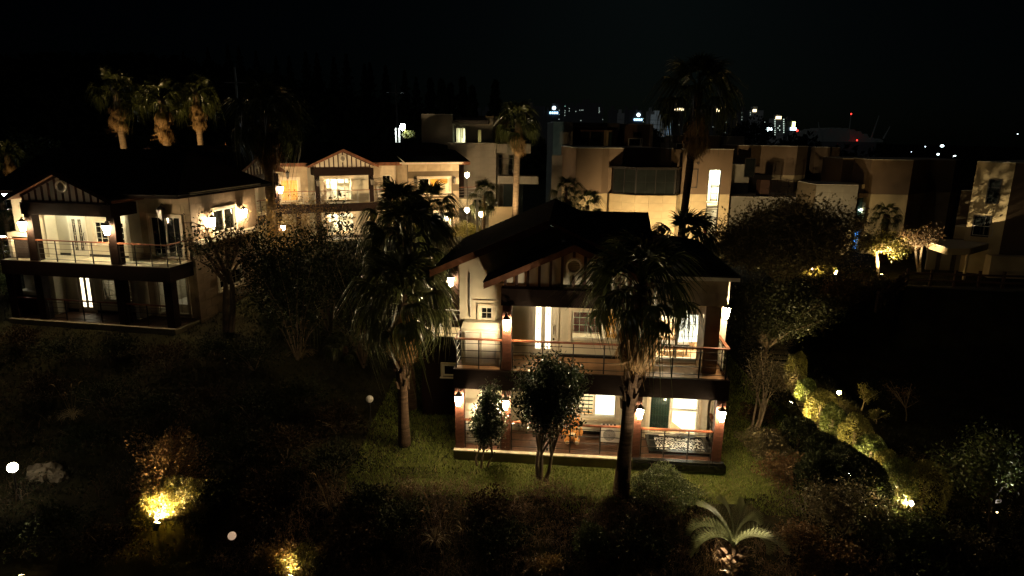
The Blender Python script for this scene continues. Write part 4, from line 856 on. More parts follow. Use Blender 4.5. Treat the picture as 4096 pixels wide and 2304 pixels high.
zc0, zc1 = U(1300, 1112, -3)[1], U(1300, 1068, -3)[1]
cblk(M6, 'canopy', m_stain, [(U(1160, 1040, -1)[0], -1.0), (U(1305, 1080, -3.6)[0], -3.6), (U(1470, 1075, -3.2)[0], -3.2), (U(1600, 1070, -1)[0], -.9), (U(1600, 1070, 0)[0], .4), (U(1160, 1040, 0)[0], .6)], zc0, zc1)
part(M6, 'entry_wall', MB().box(U(1160, 1150, .2)[0], .3, -2, U(1590, 1150, .2)[0], .5, zc0 - .01), m_grey); part(M6, 'canopy_post', MB().box(U(1436, 1150, -3)[0], -3.1, -2, U(1448, 1150, -3)[0], -2.9, zc0 - .01), m_stain)
for a, b in ((1225, 1255), (1335, 1365)): part(M6, 'doorway_shade_panel', MB().box(U(a, 1150, .2)[0], .25, -1, U(b, 1150, .2)[0], .29, zc0 - .4), furn_dk)  # solid dark panels paint the shade inside the doorways
part(M6, 'porch_pier', MB().box(uW - .9, -1.9, -2, uW + 1.6, -1.2, U(1650, 1130, -1.9)[1]), m_stain)

# ------------------------------------------------------------------ palms
def fan_frond(droop, n, m, spread=115, petl=.75, L=.85, seed=0, fold=0.0, hang=0.0, name='frond'):
    """fan leaf: petiole along +x then leaflets; droop bends the tips down"""
    r = random.Random(seed); V = []; F = []
    def strip(pts, ws, side):
        o = len(V)
        for p, w_ in zip(pts, ws): V.append(p - side * w_); V.append(p + side * w_)
        for i in range(len(pts) - 1): F.append((o + 2 * i, o + 2 * i + 1, o + 2 * i + 3, o + 2 * i + 2))
    pp = [Vector((petl * t, 0, .10 * math.sin(t * 2.6) - .10 * hang * t * t)) for t in (0, .5, 1)]
    strip(pp, [.03, .022, .016], Vector((0, 1, 0))); strip([p - Vector((0, 0, .012)) for p in pp], [.02, .016, .012], Vector((0, 0, 1)))
    tip = pp[-1]
    for i in range(n):
        a = R_(-spread + 2 * spread * i / (n - 1) + r.uniform(-2, 2)); l = L * (1 - .28 * abs(a) / R_(spread)) * r.uniform(.86, 1.08)
        d = Vector((math.cos(a), math.sin(a), -fold * abs(math.sin(a)) + r.uniform(-.09, .09))).normalized(); sd = Vector((-d.y, d.x, r.uniform(-.5, .5))).normalized()
        bend = droop * r.uniform(.6, 1.5); pts = []; ws = []
        for t, w_ in ((.04, .012), (.34, .031), (.56, .023), (.8, .012), (1.0, .003)):
            dd = max(0, t - .35); z = -bend * dd * dd * 1.9
            ht = 1 - min(.75, bend * dd * .8)
            pts.append(tip + Vector((d.x * l * (t * ht + (1 - ht) * .45), d.y * l * (t * ht + (1 - ht) * .45), d.z * l * t + z * l))); ws.append(w_ * (1.15 if spread > 60 else .8))
        strip(pts, ws, sd)
    return np_mesh(name, [tuple(p) for p in V], F, m)
FR = {'up': [fan_frond(.35, 26, frond_m, 100, .8, .9, 1), fan_frond(.6, 26, frond_m, 105, .85, .9, 2)],
      'arch': [fan_frond(1.5, 28, frond_m, 118, .9, .95, 3, hang=1), fan_frond(2.0, 28, frond_m, 118, 1.0, .95, 4, hang=1.2), fan_frond(1.2, 28, frond_m, 112, .95, .9, 5, .2, hang=.8)],
      'dead': [fan_frond(.5, 20, frond_d, 42, .55, 1.0, 6, .5, name='dead_frond'), fan_frond(.8, 20, frond_d, 30, .6, 1.05, 7, .8, name='dead_frond'), fan_frond(1.1, 18, frond_d, 55, .6, .9, 8, .6, name='dead_frond')]}
_lb0 = MB().hexa([(0, -.05, 0), (.07, -.04, .02), (.07, .04, .02), (0, .05, 0)], [(.05, -.03, .2), (.13, -.01, .26), (.13, .01, .26), (.05, .03, .2)]).mesh('leaf_base', trunk_d)
def palm(label, base, crown, rad, skirt, tr=.17, n_up=8, n_arch=16, n_dead=18, boots=0, tm=None, seed=0, name='fan_palm', low=-45, group='fan palms around the villas'):
    r = random.Random(seed * 13 + 5); base = Vector(base); crown = Vector(crown); o = thing(name, label, 'palm tree', base, 0, group)
    c = crown - base; mid = c * .5 + Vector((r.uniform(-.1, .1), r.uniform(-.1, .1), 0))
    pts = []; rad_t = []
    k = max(5, int(c.length / .35))
    for i in range(k + 1):
        t = i / k; pts.append(mid * (2 * t * (1 - t)) + c * (t * t)); rad_t.append(tr * (1.25 - .35 * min(1, t * 3)) * (1 + .035 * (i % 2)) if t < .9 else tr * .95)
    part(o, 'trunk', MB().tube(pts, rad_t, 10), tm or trunk_m, smooth=True)
    s = rad / 1.75
    def put(kind, az, el, z0, sc_, nm):
        me = r.choice(FR[kind]); f = link(nm, me, o, (c.x + .1 * tr * math.cos(az), c.y + .1 * tr * math.sin(az), c.z + z0))
        f.rotation_euler = Euler((r.uniform(-.25, .25), -el, az), 'XYZ'); f.scale = (sc_,) * 3
    for i in range(n_up): put('up', i * 2.4 + r.uniform(-.4, .4), R_(r.uniform(48, 82)), .05, s * r.uniform(.85, 1.05), 'frond')
    for i in range(n_arch):
        t = i / max(1, n_arch - 1); put('arch', i * 2.4 + r.uniform(-.4, .4), R_(45 + (low - 45) * t + r.uniform(-8, 8)), -.25 * t * s * 2, s * r.uniform(.88, 1.1), 'frond')
    for i in range(n_dead):
        t = i / max(1, n_dead - 1); put('dead', i * 2.4 + r.uniform(-.4, .4), R_(-52 - 30 * r.random()), -.3 * s - t * max(0, skirt - 1.4 * s), s * r.uniform(.8, 1.05), 'dead_frond')
    for i in range(boots):
        t = i / boots; az = i * 2.4; zz = c.z - .2 - skirt * .55 - t * boots * .062; tt = max(.05, zz / c.z)
        p = mid * (2 * tt * (1 - tt)) + c * (tt * tt); b = link('leaf_base', _lb0, o, (p.x + tr * .8 * math.cos(az), p.y + tr * .8 * math.sin(az), zz), (0, r.uniform(-.3, .25), az)); b.scale = (1.2, 1.2, r.uniform(.9, 1.5))
    return o
def palm_px(label, xb, xc, yc, Y, rad, skirt, **k):
    c = at(xc, yc, Y); b = at(xb, yc, Y); return palm(label, (b.x, Y + k.pop('dy', 0), g(b.x, Y) - .1), c, rad, skirt, **k)

# near pair in the garden
p = pg(1018, 1122); palm('bushy fan palm with dead brown skirt left of the near villa', p - Vector((0, 0, .1)), at(1012, 742, p.y - .2), 2.05, 2.3, tr=.19, n_up=9, n_arch=22, n_dead=50, boots=36, tm=trunk_d, seed=1, low=-30)
palm_px('dark bushy fan palm in front of the rear villa, taller twin behind the skirted palm', 1025, 1025, 600, 25.5, 2.15, 2.2, tr=.2, n_up=8, n_arch=30, n_dead=10, tm=trunk_d, seed=2, low=-55)
palm_px('dark fan palm with one upright fan before the stone block window', 990, 1000, 545, 30, 2.05, 1.5, tr=.2, n_up=9, n_arch=16, n_dead=6, tm=trunk_d, seed=12)
palm_px('dark fan palm leaning in front of the stone block with drooping round fans', 1072, 1080, 525, 32, 1.8, 1.5, tr=.2, n_up=6, n_arch=16, n_dead=6, tm=trunk_d, seed=22, low=-35)
p = pg(1562, 1245); palm('tall fan palm with shaggy skirt in front of the near villa', p - Vector((0, 0, .15)), at(1612, 718, p.y - .25), 1.95, 2.6, tr=.22, n_up=11, n_arch=20, n_dead=64, boots=40, tm=trunk_d, seed=3, low=-22)
palm_px('low dark fan palm behind the near villa roof', 1712, 1718, 614, 32.5, 2.3, 1.3, tr=.2, n_up=4, n_arch=22, n_dead=6, tm=trunk_d, seed=4, low=-55)
palm_px('tallest dark fan palm with a long bare trunk', 1722, 1757, 232, 34.5, 2.35, 3.3, tr=.21, n_up=12, n_arch=18, n_dead=40, tm=trunk_d, seed=5, low=-18)
palm_px('lone warm-lit fan palm between rear villa and bay villa', 1297, 1304, 306, 51, 1.95, 2.6, tr=.27, n_up=12, n_arch=16, n_dead=44, seed=6, low=-12)
palm_px('dark fan palm with big crown beside the left villa', 662, 667, 290, 41.5, 2.55, 3.2, tr=.3, n_up=9, n_arch=26, n_dead=44, tm=trunk_m, seed=7, low=-25)
palm_px('leftmost of the three tall lit palms behind the left villa roof', 302, 290, 226, 54, 2.15, 3.3, tr=.28, n_up=11, n_arch=14, n_dead=52, seed=8, low=-8)
palm_px('middle of the three tall lit palms behind the left villa roof', 412, 404, 246, 54, 2.15, 3.5, tr=.27, n_up=11, n_arch=14, n_dead=52, seed=9, low=-8)
palm_px('rightmost of the three tall lit palms behind the left villa roof', 492, 491, 232, 56, 2.0, 3.2, tr=.25, n_up=11, n_arch=14, n_dead=46, seed=10, low=-8)
palm_px('small lit palm at the left edge beyond the left villa', 24, 17, 384, 44, 1.1, 1.6, tr=.2, n_up=8, n_arch=8, n_dead=24, seed=11, low=-5)
palm_px('bent palm fronds glowing by the left balcony lamp', 8, 5, 510, 40, 1.7, .5, tr=.15, n_up=4, n_arch=10, n_dead=2, seed=13)
palm_px('pale drooping palm beside the rear villa end balcony', 1216, 1218, 490, 54, 1.6, .8, tr=.16, n_up=6, n_arch=14, n_dead=4, seed=14)
palm_px('dim small palm against the greenish garden wall', 1424, 1424, 480, 52, 1.5, .8, tr=.16, n_up=6, n_arch=14, n_dead=4, seed=15)
palm_px('small bright green palm at the foot of the bay villa', 1478, 1478, 516, 46, 1.45, .5, tr=.16, n_up=6, n_arch=14, n_dead=0, seed=16)
palm_px('dark palm silhouetted on the lit wall beside the slim tower', 2231, 2231, 540, 48, 1.25, 1.2, tr=.24, n_up=3, n_arch=14, n_dead=4, tm=trunk_d, seed=17, low=-20)
b = GP(735, 840); palm('dark spiky cycad-like palm below the bare tree', b, b + Vector((0, 0, 1.5)), 1.8, .4, tr=.16, n_up=10, n_arch=16, n_dead=0, tm=trunk_d, seed=18, low=-10)
b = GP(868, 900); palm('dark spiky low palm between the shrubs mid garden', b, b + Vector((0, 0, .6)), 1.2, .3, tr=.16, n_up=10, n_arch=12, n_dead=0, tm=trunk_d, seed=19, low=0)
# feather palm lit from below
def feather(L, arch, seed):
    r = random.Random(seed); V = []; F = []; P = []
    for i in range(24):
        t = i / 23; a = 1.25 - arch * t; P.append(Vector((0, 0, 0)) if not P else P[-1] + Vector((math.cos(a), 0, math.sin(a))) * L / 23)
    def strip(pts, ws, side):
        o = len(V)
        for p, w_ in zip(pts, ws): V.append(p - side * w_); V.append(p + side * w_)
        for i in range(len(pts) - 1): F.append((o + 2 * i, o + 2 * i + 1, o + 2 * i + 3, o + 2 * i + 2))
    strip(P, [.022 * (1 - .8 * i / 23) for i in range(24)], Vector((0, 1, 0))); strip(P, [.016 * (1 - .8 * i / 23) for i in range(24)], Vector((0, 0, 1)))
    for i in range(12, 128):
        t = i / 128; k = int(t * 23); p = P[k].lerp(P[min(23, k + 1)], t * 23 - k); tg = (P[min(23, k + 1)] - P[max(0, k - 1)]).normalized(); nm = Vector((-tg.z, 0, tg.x))
        for s in (-1, 1):
            l = .50 * math.sin(math.pi * (.12 + .80 * t)) * r.uniform(.85, 1.1); d = (tg * .42 + Vector((0, s * .42, 0)) + nm * .8).normalized()
            strip([p, p + d * l * .55, p + d * l + Vector((0, 0, -.05 * l))], [.0048, .0055, .0012], Vector((tg.z, .2, -tg.x)).normalized())
    return np_mesh('feather_frond', [tuple(p) for p in V], F, pindo_m)
b = pg(1838, 1440); b = Vector((b.x, b.y, g(b.x, b.y)))
pd = thing('feather_palm', 'arching feather palm lit from below at the bottom edge', 'palm tree', b)
part(pd, 'trunk', MB().tube([(0, 0, -.2), (.02, .05, .35), (.03, .08, .75)], [.2, .18, .13], 10), trunk_d, smooth=True)
for i in range(26):
    az = i * 2.4; link('leaf_base', _lb0, pd, (.03 + .15 * math.cos(az), .08 + .15 * math.sin(az), .05 + .022 * i), (0, .5, az), 1.3)
fm_ = [feather(1.75, 2.5, 1), feather(1.55, 2.9, 2), feather(1.85, 1.7, 3), feather(1.7, 2.2, 4)]
for i, (az, k, rr) in enumerate([(8, 1, 0), (172, 1, 0), (60, 2, 0), (120, 2, 0), (150, 0, .15), (38, 3, -.2), (195, 0, 0), (95, 2, .2), (-20, 3, 0)]):
    link('frond', fm_[k], pd, (.03, .08, .72), (rr, 0, R_(az)), random.uniform(.9, 1.05))

# ------------------------------------------------------------------ leafy plants
def leaf_quads(C, size, up=.2, aspect=.5, jit=.35, out=None):
    n = len(C); d = rng.normal(size=(n, 3)); 
    if out is not None: d = d * .8 + out * 1.0
    d[:, 2] += up; d /= np.linalg.norm(d, axis=1, keepdims=True) + 1e-9
    q = rng.normal(size=(n, 3)); s = np.cross(d, q); s /= np.linalg.norm(s, axis=1, keepdims=True) + 1e-9
    l = (size * (1 + jit * rng.uniform(-1, 1, n)))[:, None]; nn = np.cross(d, s)
    a = C - d * l * .5; b = C + s * l * aspect * .5 + nn * l * .08; c = C + d * l * .5; e = C - s * l * aspect * .5 + nn * l * .08
    V = np.stack([a, b, c, e], 1).reshape(-1, 3); return V, np.arange(4 * n).reshape(n, 4)
def crown_mesh(C, size, m, name='crown', **k): V, F = leaf_quads(np.asarray(C, float), size, **k); return np_mesh(name, V, F, m)
def tree(label, base, trunk_h, cc, rr, nl, leaf, m, bm=None, limbs=9, tr=.09, cat='tree', name='tree', stems=1, sub=5, clump=.26, seed=0, group=None, bare=0, ll=.5):
    """trunk and limbs reaching into a crown ellipsoid; leaves in clumps at the twig ends. cc = crown centre relative to base"""
    r = random.Random(seed + 101); rn = np.random.default_rng(seed + 7); bm = bm or bark; base = Vector(base); cc = Vector(cc); rr = Vector(rr)
    o = thing(name, label, cat, base, 0, group); tb = MB(); ends = []
    for s in range(stems):
        off = Vector((r.uniform(-.12, .12), r.uniform(-.1, .1), 0)) * (stems > 1)
        fork = off * 2.2 + Vector((cc.x, cc.y, 0)) * .45 + Vector((r.uniform(-.1, .1) * trunk_h, r.uniform(-.1, .1) * trunk_h, trunk_h * r.uniform(.85, 1.1)))
        tb.tube([off + Vector((0, 0, -.2)), off + fork * .5 + Vector((r.uniform(-.05, .05), 0, 0)), fork], [tr * 1.25, tr, tr * .8], 8)
        for i in range(max(2, limbs // stems)):
            th = r.uniform(0, 6.283); ph = math.acos(r.uniform(-.45, 1)); q = r.uniform(.55, .95)
            e = cc + Vector((rr.x * math.sin(ph) * math.cos(th), rr.y * math.sin(ph) * math.sin(th), rr.z * math.cos(ph))) * q
            m1 = fork.lerp(e, .45) + Vector((r.uniform(-.1, .1), r.uniform(-.1, .1), r.uniform(.0, .2))) * rr.length * .35
            tb.tube([fork, m1, e], [tr * .62, tr * .36, tr * .12], 5)
            ends.append(e); ends.append(m1.lerp(e, .6))
            for j in range(sub):
                st_ = m1.lerp(e, r.uniform(0, .9)); d = Vector((r.gauss(0, 1), r.gauss(0, 1), r.gauss(.35, .8))).normalized()
                e2 = st_ + Vector((d.x * rr.x, d.y * rr.y, d.z * rr.z)) * r.uniform(.2, .5)
                tb.tube([st_, st_.lerp(e2, .55) + Vector((0, 0, .05 * rr.z)), e2], [tr * .2, tr * .13, tr * .05], 4, False); ends.append(e2); ends.append(st_.lerp(e2, .6))
                for b_i in range(bare):
                    d = Vector((r.gauss(0, 1), r.gauss(0, 1), r.gauss(.6, .8))).normalized(); e3 = e2.lerp(st_, r.uniform(0, .7)); tb.tube([e3, e3 + d * rr.length * .16 + Vector((0, 0, .05)), e3 + d * rr.length * .27], [tr * .07, tr * .05, tr * .03], 3, False); ends.append(e3 + d * rr.length * .2)
    part(o, 'trunk', tb, bm)
    if nl:
        E_ = np.array([tuple(e) for e in ends]); k = rn.integers(0, len(E_), nl); C = E_[k] + rn.normal(size=(nl, 3)) * np.array(rr) * clump
        link('crown', crown_mesh(C, leaf, m, aspect=ll), o)
    return o
def shrub(label, base, rr, nl, leaf, m, twig=12, cat='shrub', name='shrub', seed=0, group=None, lump=.25, shell=.75, tight=False, lift=0.0):
    rn = np.random.default_rng(seed + 50); r = random.Random(seed); base = Vector(base); o = thing(name, label, cat, base, 0, group)
    d = rn.normal(size=(nl, 3)); d /= np.linalg.norm(d, axis=1, keepdims=True); d[:, 2] = np.where(d[:, 2] < -.5, -d[:, 2], d[:, 2])
    f = 1 + lump * (np.sin(d[:, 0] * 4.1 + seed) * np.cos(d[:, 1] * 3.7 + seed * 2) + .6 * np.sin(d[:, 2] * 6.3 + d[:, 0] * 5 + seed))
    q = (shell + (1 - shell) * rn.random(nl)) * f if tight else (rn.random(nl) ** .45) * f
    C = d * q[:, None] * np.array(rr) + np.array([0, 0, rr[2] * .8 + lift])
    C[:, 2] = np.maximum(C[:, 2], .02)
    tb = MB()
    for i in range(twig):
        th = r.uniform(0, 6.28); e = Vector((rr[0] * .8 * math.cos(th), rr[1] * .8 * math.sin(th), rr[2] * r.uniform(.6, 1.7) + lift)); tb.tube([(0, 0, -.1), Vector((e.x * .45, e.y * .45, e.z * .6)), e], [.03, .018, .006], 4, False)
    part(o, 'branches', tb if twig else MB().tube([(0, 0, -.15), (0, 0, rr[2])], .05, 6), bark); link('foliage', crown_mesh(C, leaf, m, out=d), o); return o
def dz(base, xd, yd): return at(xd, yd, base.y) - base       # offset of a point of the photo at the plant's own distance

# camellias in front of the near porch
b = GP(1362, 1207); c = dz(b, 1390, 968)
tree('dense dark camellia tree with several leaning trunks before the near porch', b, 1.0, c, (1.25, 1.0, 1.2), 16000, .115, lf_cam, limbs=24, tr=.065, stems=3, sub=6, clump=.14, seed=1)
b = GP(1212, 1178); c = dz(b, 1228, 1040)
tree('slim dark camellia with three thin stems at the porch left', b, .55, c, (.55, .5, 1.3), 8500, .105, lf_cam, limbs=15, tr=.035, stems=3, sub=4, clump=.17, seed=2)
# left group
b = GP(572, 835); b.z = g(b.x, b.y); c = dz(b, 560, 620)
tree('bare spring magnolia tree before the left villa side windows', b, 2.6, c, (2.1, 1.6, 2.2), 700, .16, lf_dark, limbs=12, tr=.15, stems=2, sub=6, clump=.07, seed=3, bare=3, ll=.6)
b = Vector((at(722, 640, 38).x, 38, 1.6)); c = dz(b, 730, 565)
tree('thin twiggy golden bush lit before the rear villa', b, .8, c, (2.6, 1.8, 2.2), 3800, .13, lf_gold, limbs=16, tr=.05, stems=3, sub=7, clump=.18, seed=4, bare=2)
for i, (x, y, Y, rx, rz, nl, lab) in enumerate([(820, 640, 33, 1.8, 1.6, 5200, 'round black-green evergreen below the lit lower patio window'), (668, 665, 31, 1.5, 1.5, 4200, 'dark leafy evergreen right of the bare magnolia'), (735, 705, 29, 1.6, 1.3, 3800, 'dark low evergreen in front of the lamp post villa'),
                                                (905, 700, 30, 1.7, 1.8, 4200, 'dark evergreen mass beside the bushy palms')]):
    q = at(x, y, Y); shrub(lab, (q.x, Y, g(q.x, Y)), (rx, rx, max(rz, (q.z - g(q.x, Y)) / 1.2)), nl, .15, lf_dark, seed=i, group='dark evergreens mid garden')
q = at(1180, 590, 56); shrub('long clipped yellow-green hedge lit beside the rear villa', (q.x, 56, g(q.x, 56)), (2.2, .8, .85), 5000, .13, lf_yel, seed=9, name='hedge', cat='hedge')
q = at(90, 365, 62); shrub('dim rounded tree crown beyond the left villa gable', (q.x, 62, g(q.x, 62)), (3.0, 3, 4.6), 4000, .3, lf_green, seed=10, cat='tree', name='tree')
q = at(0, 620, 38); shrub('yellow lit bush at the left edge below the light strip', (q.x - .5, 38, g(q.x, 38)), (1.8, 1.2, 1.6), 2600, .16, lf_yel, seed=11)
q = at(8, 720, 35); shrub('low green bush by the left villa corner', (q.x - .3, 35, g(q.x, 35)), (1.1, 1.1, .9), 1800, .13, lf_green, seed=12)
# big dark trees right of the near villa
b = Vector((at(1985, 720, 36).x, 36, .3)); c = dz(b, 1988, 580)
tree('huge spreading dark tree right of the near villa', b, 2.6, c, (4.15, 3.0, 2.0), 50000, .16, lf_olive, limbs=46, tr=.17, sub=8, clump=.17, seed=20, stems=2)
b = Vector((at(1925, 840, 29).x, 29, .1)); c = dz(b, 1962, 772)
tree('dark leafy tree under the huge one beside the balcony lamp', b, 1.5, c, (2.3, 1.8, 1.3), 22000, .13, lf_mid, limbs=30, tr=.09, sub=7, clump=.15, seed=21)
b = Vector((at(2075, 760, 38).x, 38, 0)); c = dz(b, 2132, 735)
tree('brown twiggy tree in front of the lit garden lights', b, 1.0, c, (2.0, 1.5, 1.3), 3500, .13, lf_brown, limbs=22, tr=.07, sub=7, clump=.16, seed=22, bare=1)
b = GP(1895, 1085); c = dz(b, 1932, 935)
tree('slender many-stemmed crape myrtle at the lawn edge', b, 1.1, c, (.85, .8, 1.05), 2600, .085, lf_olive, bm=bark_p, limbs=18, tr=.045, stems=4, sub=5, clump=.2, seed=23, bare=1)
for i, (x, y, rx, rz, nl, m, lf, lab) in enumerate([(1925, 1150, .95, .95, 5200, lf_olive, .085, 'loose olive bush beside the lawn, middle of three along its edge'), (1975, 1215, .9, .8, 3600, lf_brown, .08, 'brownish loose bush at the lower lawn edge above the feather palm'), (1905, 1060, .7, .6, 2000, lf_brown, .08, 'small brown bush at the foot of the crape myrtle'),
                                                    (1925, 900, 1.2, 1.5, 5000, lf_olive, .10, 'dark bush beside the balcony right corner'), (1960, 985, 1.0, 1.0, 3400, lf_olive, .09, 'dim bush between crape myrtle and topiary row'),
                                                    (1662, 1262, 1.12, .85, 9500, lf_green, .058, 'rounded clipped bush in front of the tub corner'), (1488, 1395, .62, .85, 2600, lf_green, .085, 'small leafy shrub standing alone on the dark slope'), (1380, 1449, .5, .5, 1500, lf_gold, .07, 'golden tuft shrub cut by the bottom edge')]):
    b = GP(x, y); shrub(lab, b, (rx, rx, rz * .62), nl, lf, m, seed=30 + i, tight=(i == 5), lump=.22 if i == 5 else .25, shell=.6)
# topiary rows along the path
topi = []; lf_top = leafm('topiary_leaf', (0.085, 0.105, 0.024))
rowL = [(1975, 905, .75), (2000, 960, .6), (2035, 1010, .75), (2065, 1045, .7), (2120, 1085, .8), (2160, 1130, .7), (2195, 1165, .65), (2228, 1212, .8), (2290, 1240, .95)]
nm_ = ['nearest the house', 'second from the house', 'third from the house', 'left of the bright path lamp', 'just below the bright path lamp', 'above the two small lit trees corner', 'narrow one before the last pair', 'second to last by the lit slab', 'last and largest by the lit slab']
for i, (x, y, s) in enumerate(rowL):
    b = GP(x + 24, y + 58); topi.append((b, s, nm_[i])); shrub('clipped topiary on the right of the path, ' + nm_[i], b, (.74 * s * (1 + .12 * (i % 3 - 1)), .74 * s, 1.12 * s), 5500, .07, lf_top if i % 2 else lf_yel, seed=50 + i, name='topiary', group='topiaries on the right of the lit path', tight=True, lump=.08, shell=.88, twig=0)
for i, (x, y, s) in enumerate([(2005, 1140, .72), (2062, 1188, .72), (2122, 1236, .82), (2045, 1250, .75), (2165, 1276, .85)]):
    b = GP(x, y); shrub('black unlit clipped topiary on the left of the path, ' + ['topmost', 'second down', 'third down', 'fourth down', 'bottom one'][i], b, (.95 * s, .95 * s, 1.1 * s), 5000, .09, lf_dark, seed=70 + i, name='topiary', group='dark topiaries on the left of the lit path', tight=True, lump=.08, twig=0)
for (x, y, xc, yc, rx, rz, nl, m, lab, sd) in [(2165, 1032, 2178, 990, .5, .45, 900, lf_yel, 'small lit tree beside the path, upper of two', 1), (2203, 1065, 2208, 1043, .38, .3, 700, lf_yel, 'small brightly lit tree beside the path, lower of two', 2), (2280, 1060, 2270, 990, .9, .8, 500, lf_brown, 'dim bare small tree in the dark right field', 3)]:
    b = GP(x, y); c = dz(b, xc, yc); tree(lab, b, max(.2, c.z * .5), c, (rx, rx, rz), nl, .075, m, bm=bark_p, limbs=10, tr=.028, sub=4, clump=.16, seed=sd + 80)
b = GP(2490, 1335); c = dz(b, 2475, 1165)
tree('leafy round-topped tree at the right edge with forked pale trunk', b, 1.0, c, (1.35, 1.2, .95), 4200, .12, lf_green, limbs=18, tr=.06, stems=2, sub=6, clump=.16, seed=90)
for i, (x, y, rx, rz, nl, m, lab) in enumerate([(2120, 1330, 1.5, .8, 4200, lf_olive, 'wide leafy shrub with yellowish leaves below the lit slab'), (2260, 1400, 1.6, .8, 5200, lf_green, 'wide dark leafy shrub in the bottom right corner'), (2400, 1440, 1.4, .8, 4200, lf_olive, 'dim leafy shrub at the bottom right edge'), (2090, 1445, 1.0, .55, 2600, lf_brown, 'reddish brown shrub at the bottom right of the feather palm'), (2010, 1400, .8, .6, 1800, lf_brown, 'brown-leaved shrub beside the feather palm')]):
    b = GP(x, y); o = tree(lab, b, .3, Vector((0, 0, rz * .9)), (rx, rx * .8, rz), nl, .105, m, bm=bark_p, limbs=16, tr=.035, stems=3, sub=6, clump=.17, seed=100 + i, name='shrub', cat='shrub')
# lit trees by the modern villas
b = Vector((at(2207, 710, 43).x, 43, g(at(2207, 710, 43).x, 43))); c = dz(b, 2212, 618)
tree('tree with trunk lit bright yellow from below near the fence', b, 1.6, c, (2.1, 1.5, 1.15), 4800, .14, lf_yel, bm=bark_p, limbs=13, tr=.09, sub=5, clump=.13, seed=110)
b = Vector((at(2318, 690, 44).x, 44, g(at(2318, 690, 44).x, 44))); c = dz(b, 2310, 615)
tree('dim thin tree with two pale trunks before the canopy', b, 1.9, c, (1.9, 1.4, 1.2), 2200, .13, lf_brown, bm=bark_p, limbs=14, tr=.07, stems=2, sub=5, clump=.13, seed=111, bare=1)
q = at(2180, 695, 41); shrub('small golden bush by the fence end', (q.x, 41, g(q.x, 41)), (.9, .7, .5), 1400, .12, lf_yel, seed=112)
q = at(2200, 720, 39.5); shrub('low leafy bush below the lit tree', (q.x, 39.5, g(q.x, 39.5)), (1.1, .8, .5), 1600, .12, lf_olive, seed=113)
q = at(1985, 640, 43); shrub('lit bush glowing under the huge dark tree', (q.x, 43, g(q.x, 43)), (1.7, 1.0, .7), 2400, .14, lf_yel, seed=114)
q = at(2050, 690, 42); shrub('brightest lit bush seen through the brown twigs', (q.x, 42, g(q.x, 42)), (1.2, .8, .6), 2000, .13, lf_yel, seed=115)
# floodlit shrub lower left
b = GP(415, 1322)
shrub('brightly floodlit yellow shrub on the lower left bank', b + Vector((.1, .5, -.1)), (1.3, .9, .8), 8500, .08, lf_yel, seed=120, lump=.3)
shrub('tall russet shrub rising behind the floodlit one', b + Vector((-.25, 1.15, 0)), (1.1, .85, 1.55), 6000, .09, lf_brown, seed=121, lump=.35)
for i, (x, y, s, m, lab) in enumerate([(350, 1290, .5, lf_brown, 'small russet shrub left of the floodlit one'), (520, 1250, .6, lf_brown, 'dim russet shrub upslope right of the floodlit one'), (490, 1310, .6, lf_olive, 'dim bush just right of the floodlit one'), (690, 1430, .6, lf_gold, 'golden lit bush at the bottom, left of two'), (765, 1438, .62, lf_yel, 'yellow lit bush at the bottom, right of two'), (350, 1325, .45, lf_yel, 'low lit ground shrub beside the floodlight')]):
    b2 = GP(x, y); shrub(lab, b2, (s, s, s * .6), 2200, .075, m, seed=130 + i, lump=.35)
bank = [(60, 880, 1.0), (160, 915, 1.1), (300, 900, .9), (420, 930, 1.1), (540, 905, 1.0), (640, 930, 1.2), (120, 1010, 1.0), (270, 1030, 1.2), (390, 1060, 1.0), (520, 1050, 1.1), (640, 1060, 1.2), (760, 1030, 1.1), (850, 1090, 1.0), (220, 1130, .9), (600, 1170, 1.1), (720, 1160, 1.1), (840, 1200, 1.0), (560, 1270, .8), (680, 1290, .9), (930, 1290, .8), (1010, 1340, .8), (890, 1400, .8), (1260, 1390, .8), (1600, 1400, .8), (1230, 1300, .7), (150, 1350, .9), (40, 1400, .9), (270, 1400, .8)]
bank_labels = ['nearest the left villa corner', "below the left villa's first ground floor column", 'under the left villa door', "under the left villa's middle column", "below the left villa's end column", 'right of the bare magnolia foot', 'above the wide left pampas tuft', 'behind the lone wide pampas tuft', 'in the middle of the left bank', 'upslope from the floodlit russet shrub', 'between bare magnolia and white globe lamp', 'left of the reedy tuft', 'below the low spiky palm', 'above the left rough rock', 'uphill of the softly glowing globe lamp', 'in the dark hollow left of the palm trunk', 'below the unlit white globe lamp', 'just right of the floodlit shrub', 'between the glowing globe and the golden bushes', 'left of the tallest pampas tuft', 'under the tallest pampas tuft', 'above the golden bottom bushes', 'right of the tallest pampas tuft', 'left of the feather palm', 'below the slim camellia', 'in front of the left rough rock', 'at the bottom left corner', 'below the floodlight on the left bank']
for i, (x, y, s_) in enumerate(bank):
    b2 = GP(x, y); o = shrub('unlit dark bush ' + bank_labels[i], b2, (1.15 * s_, 1.0 * s_, .62 * s_), 1700, .10, lf_dark if i % 3 else lf_bank, twig=6, seed=300 + i, name='bush', group='unlit bushes on the overgrown bank', lump=.35)
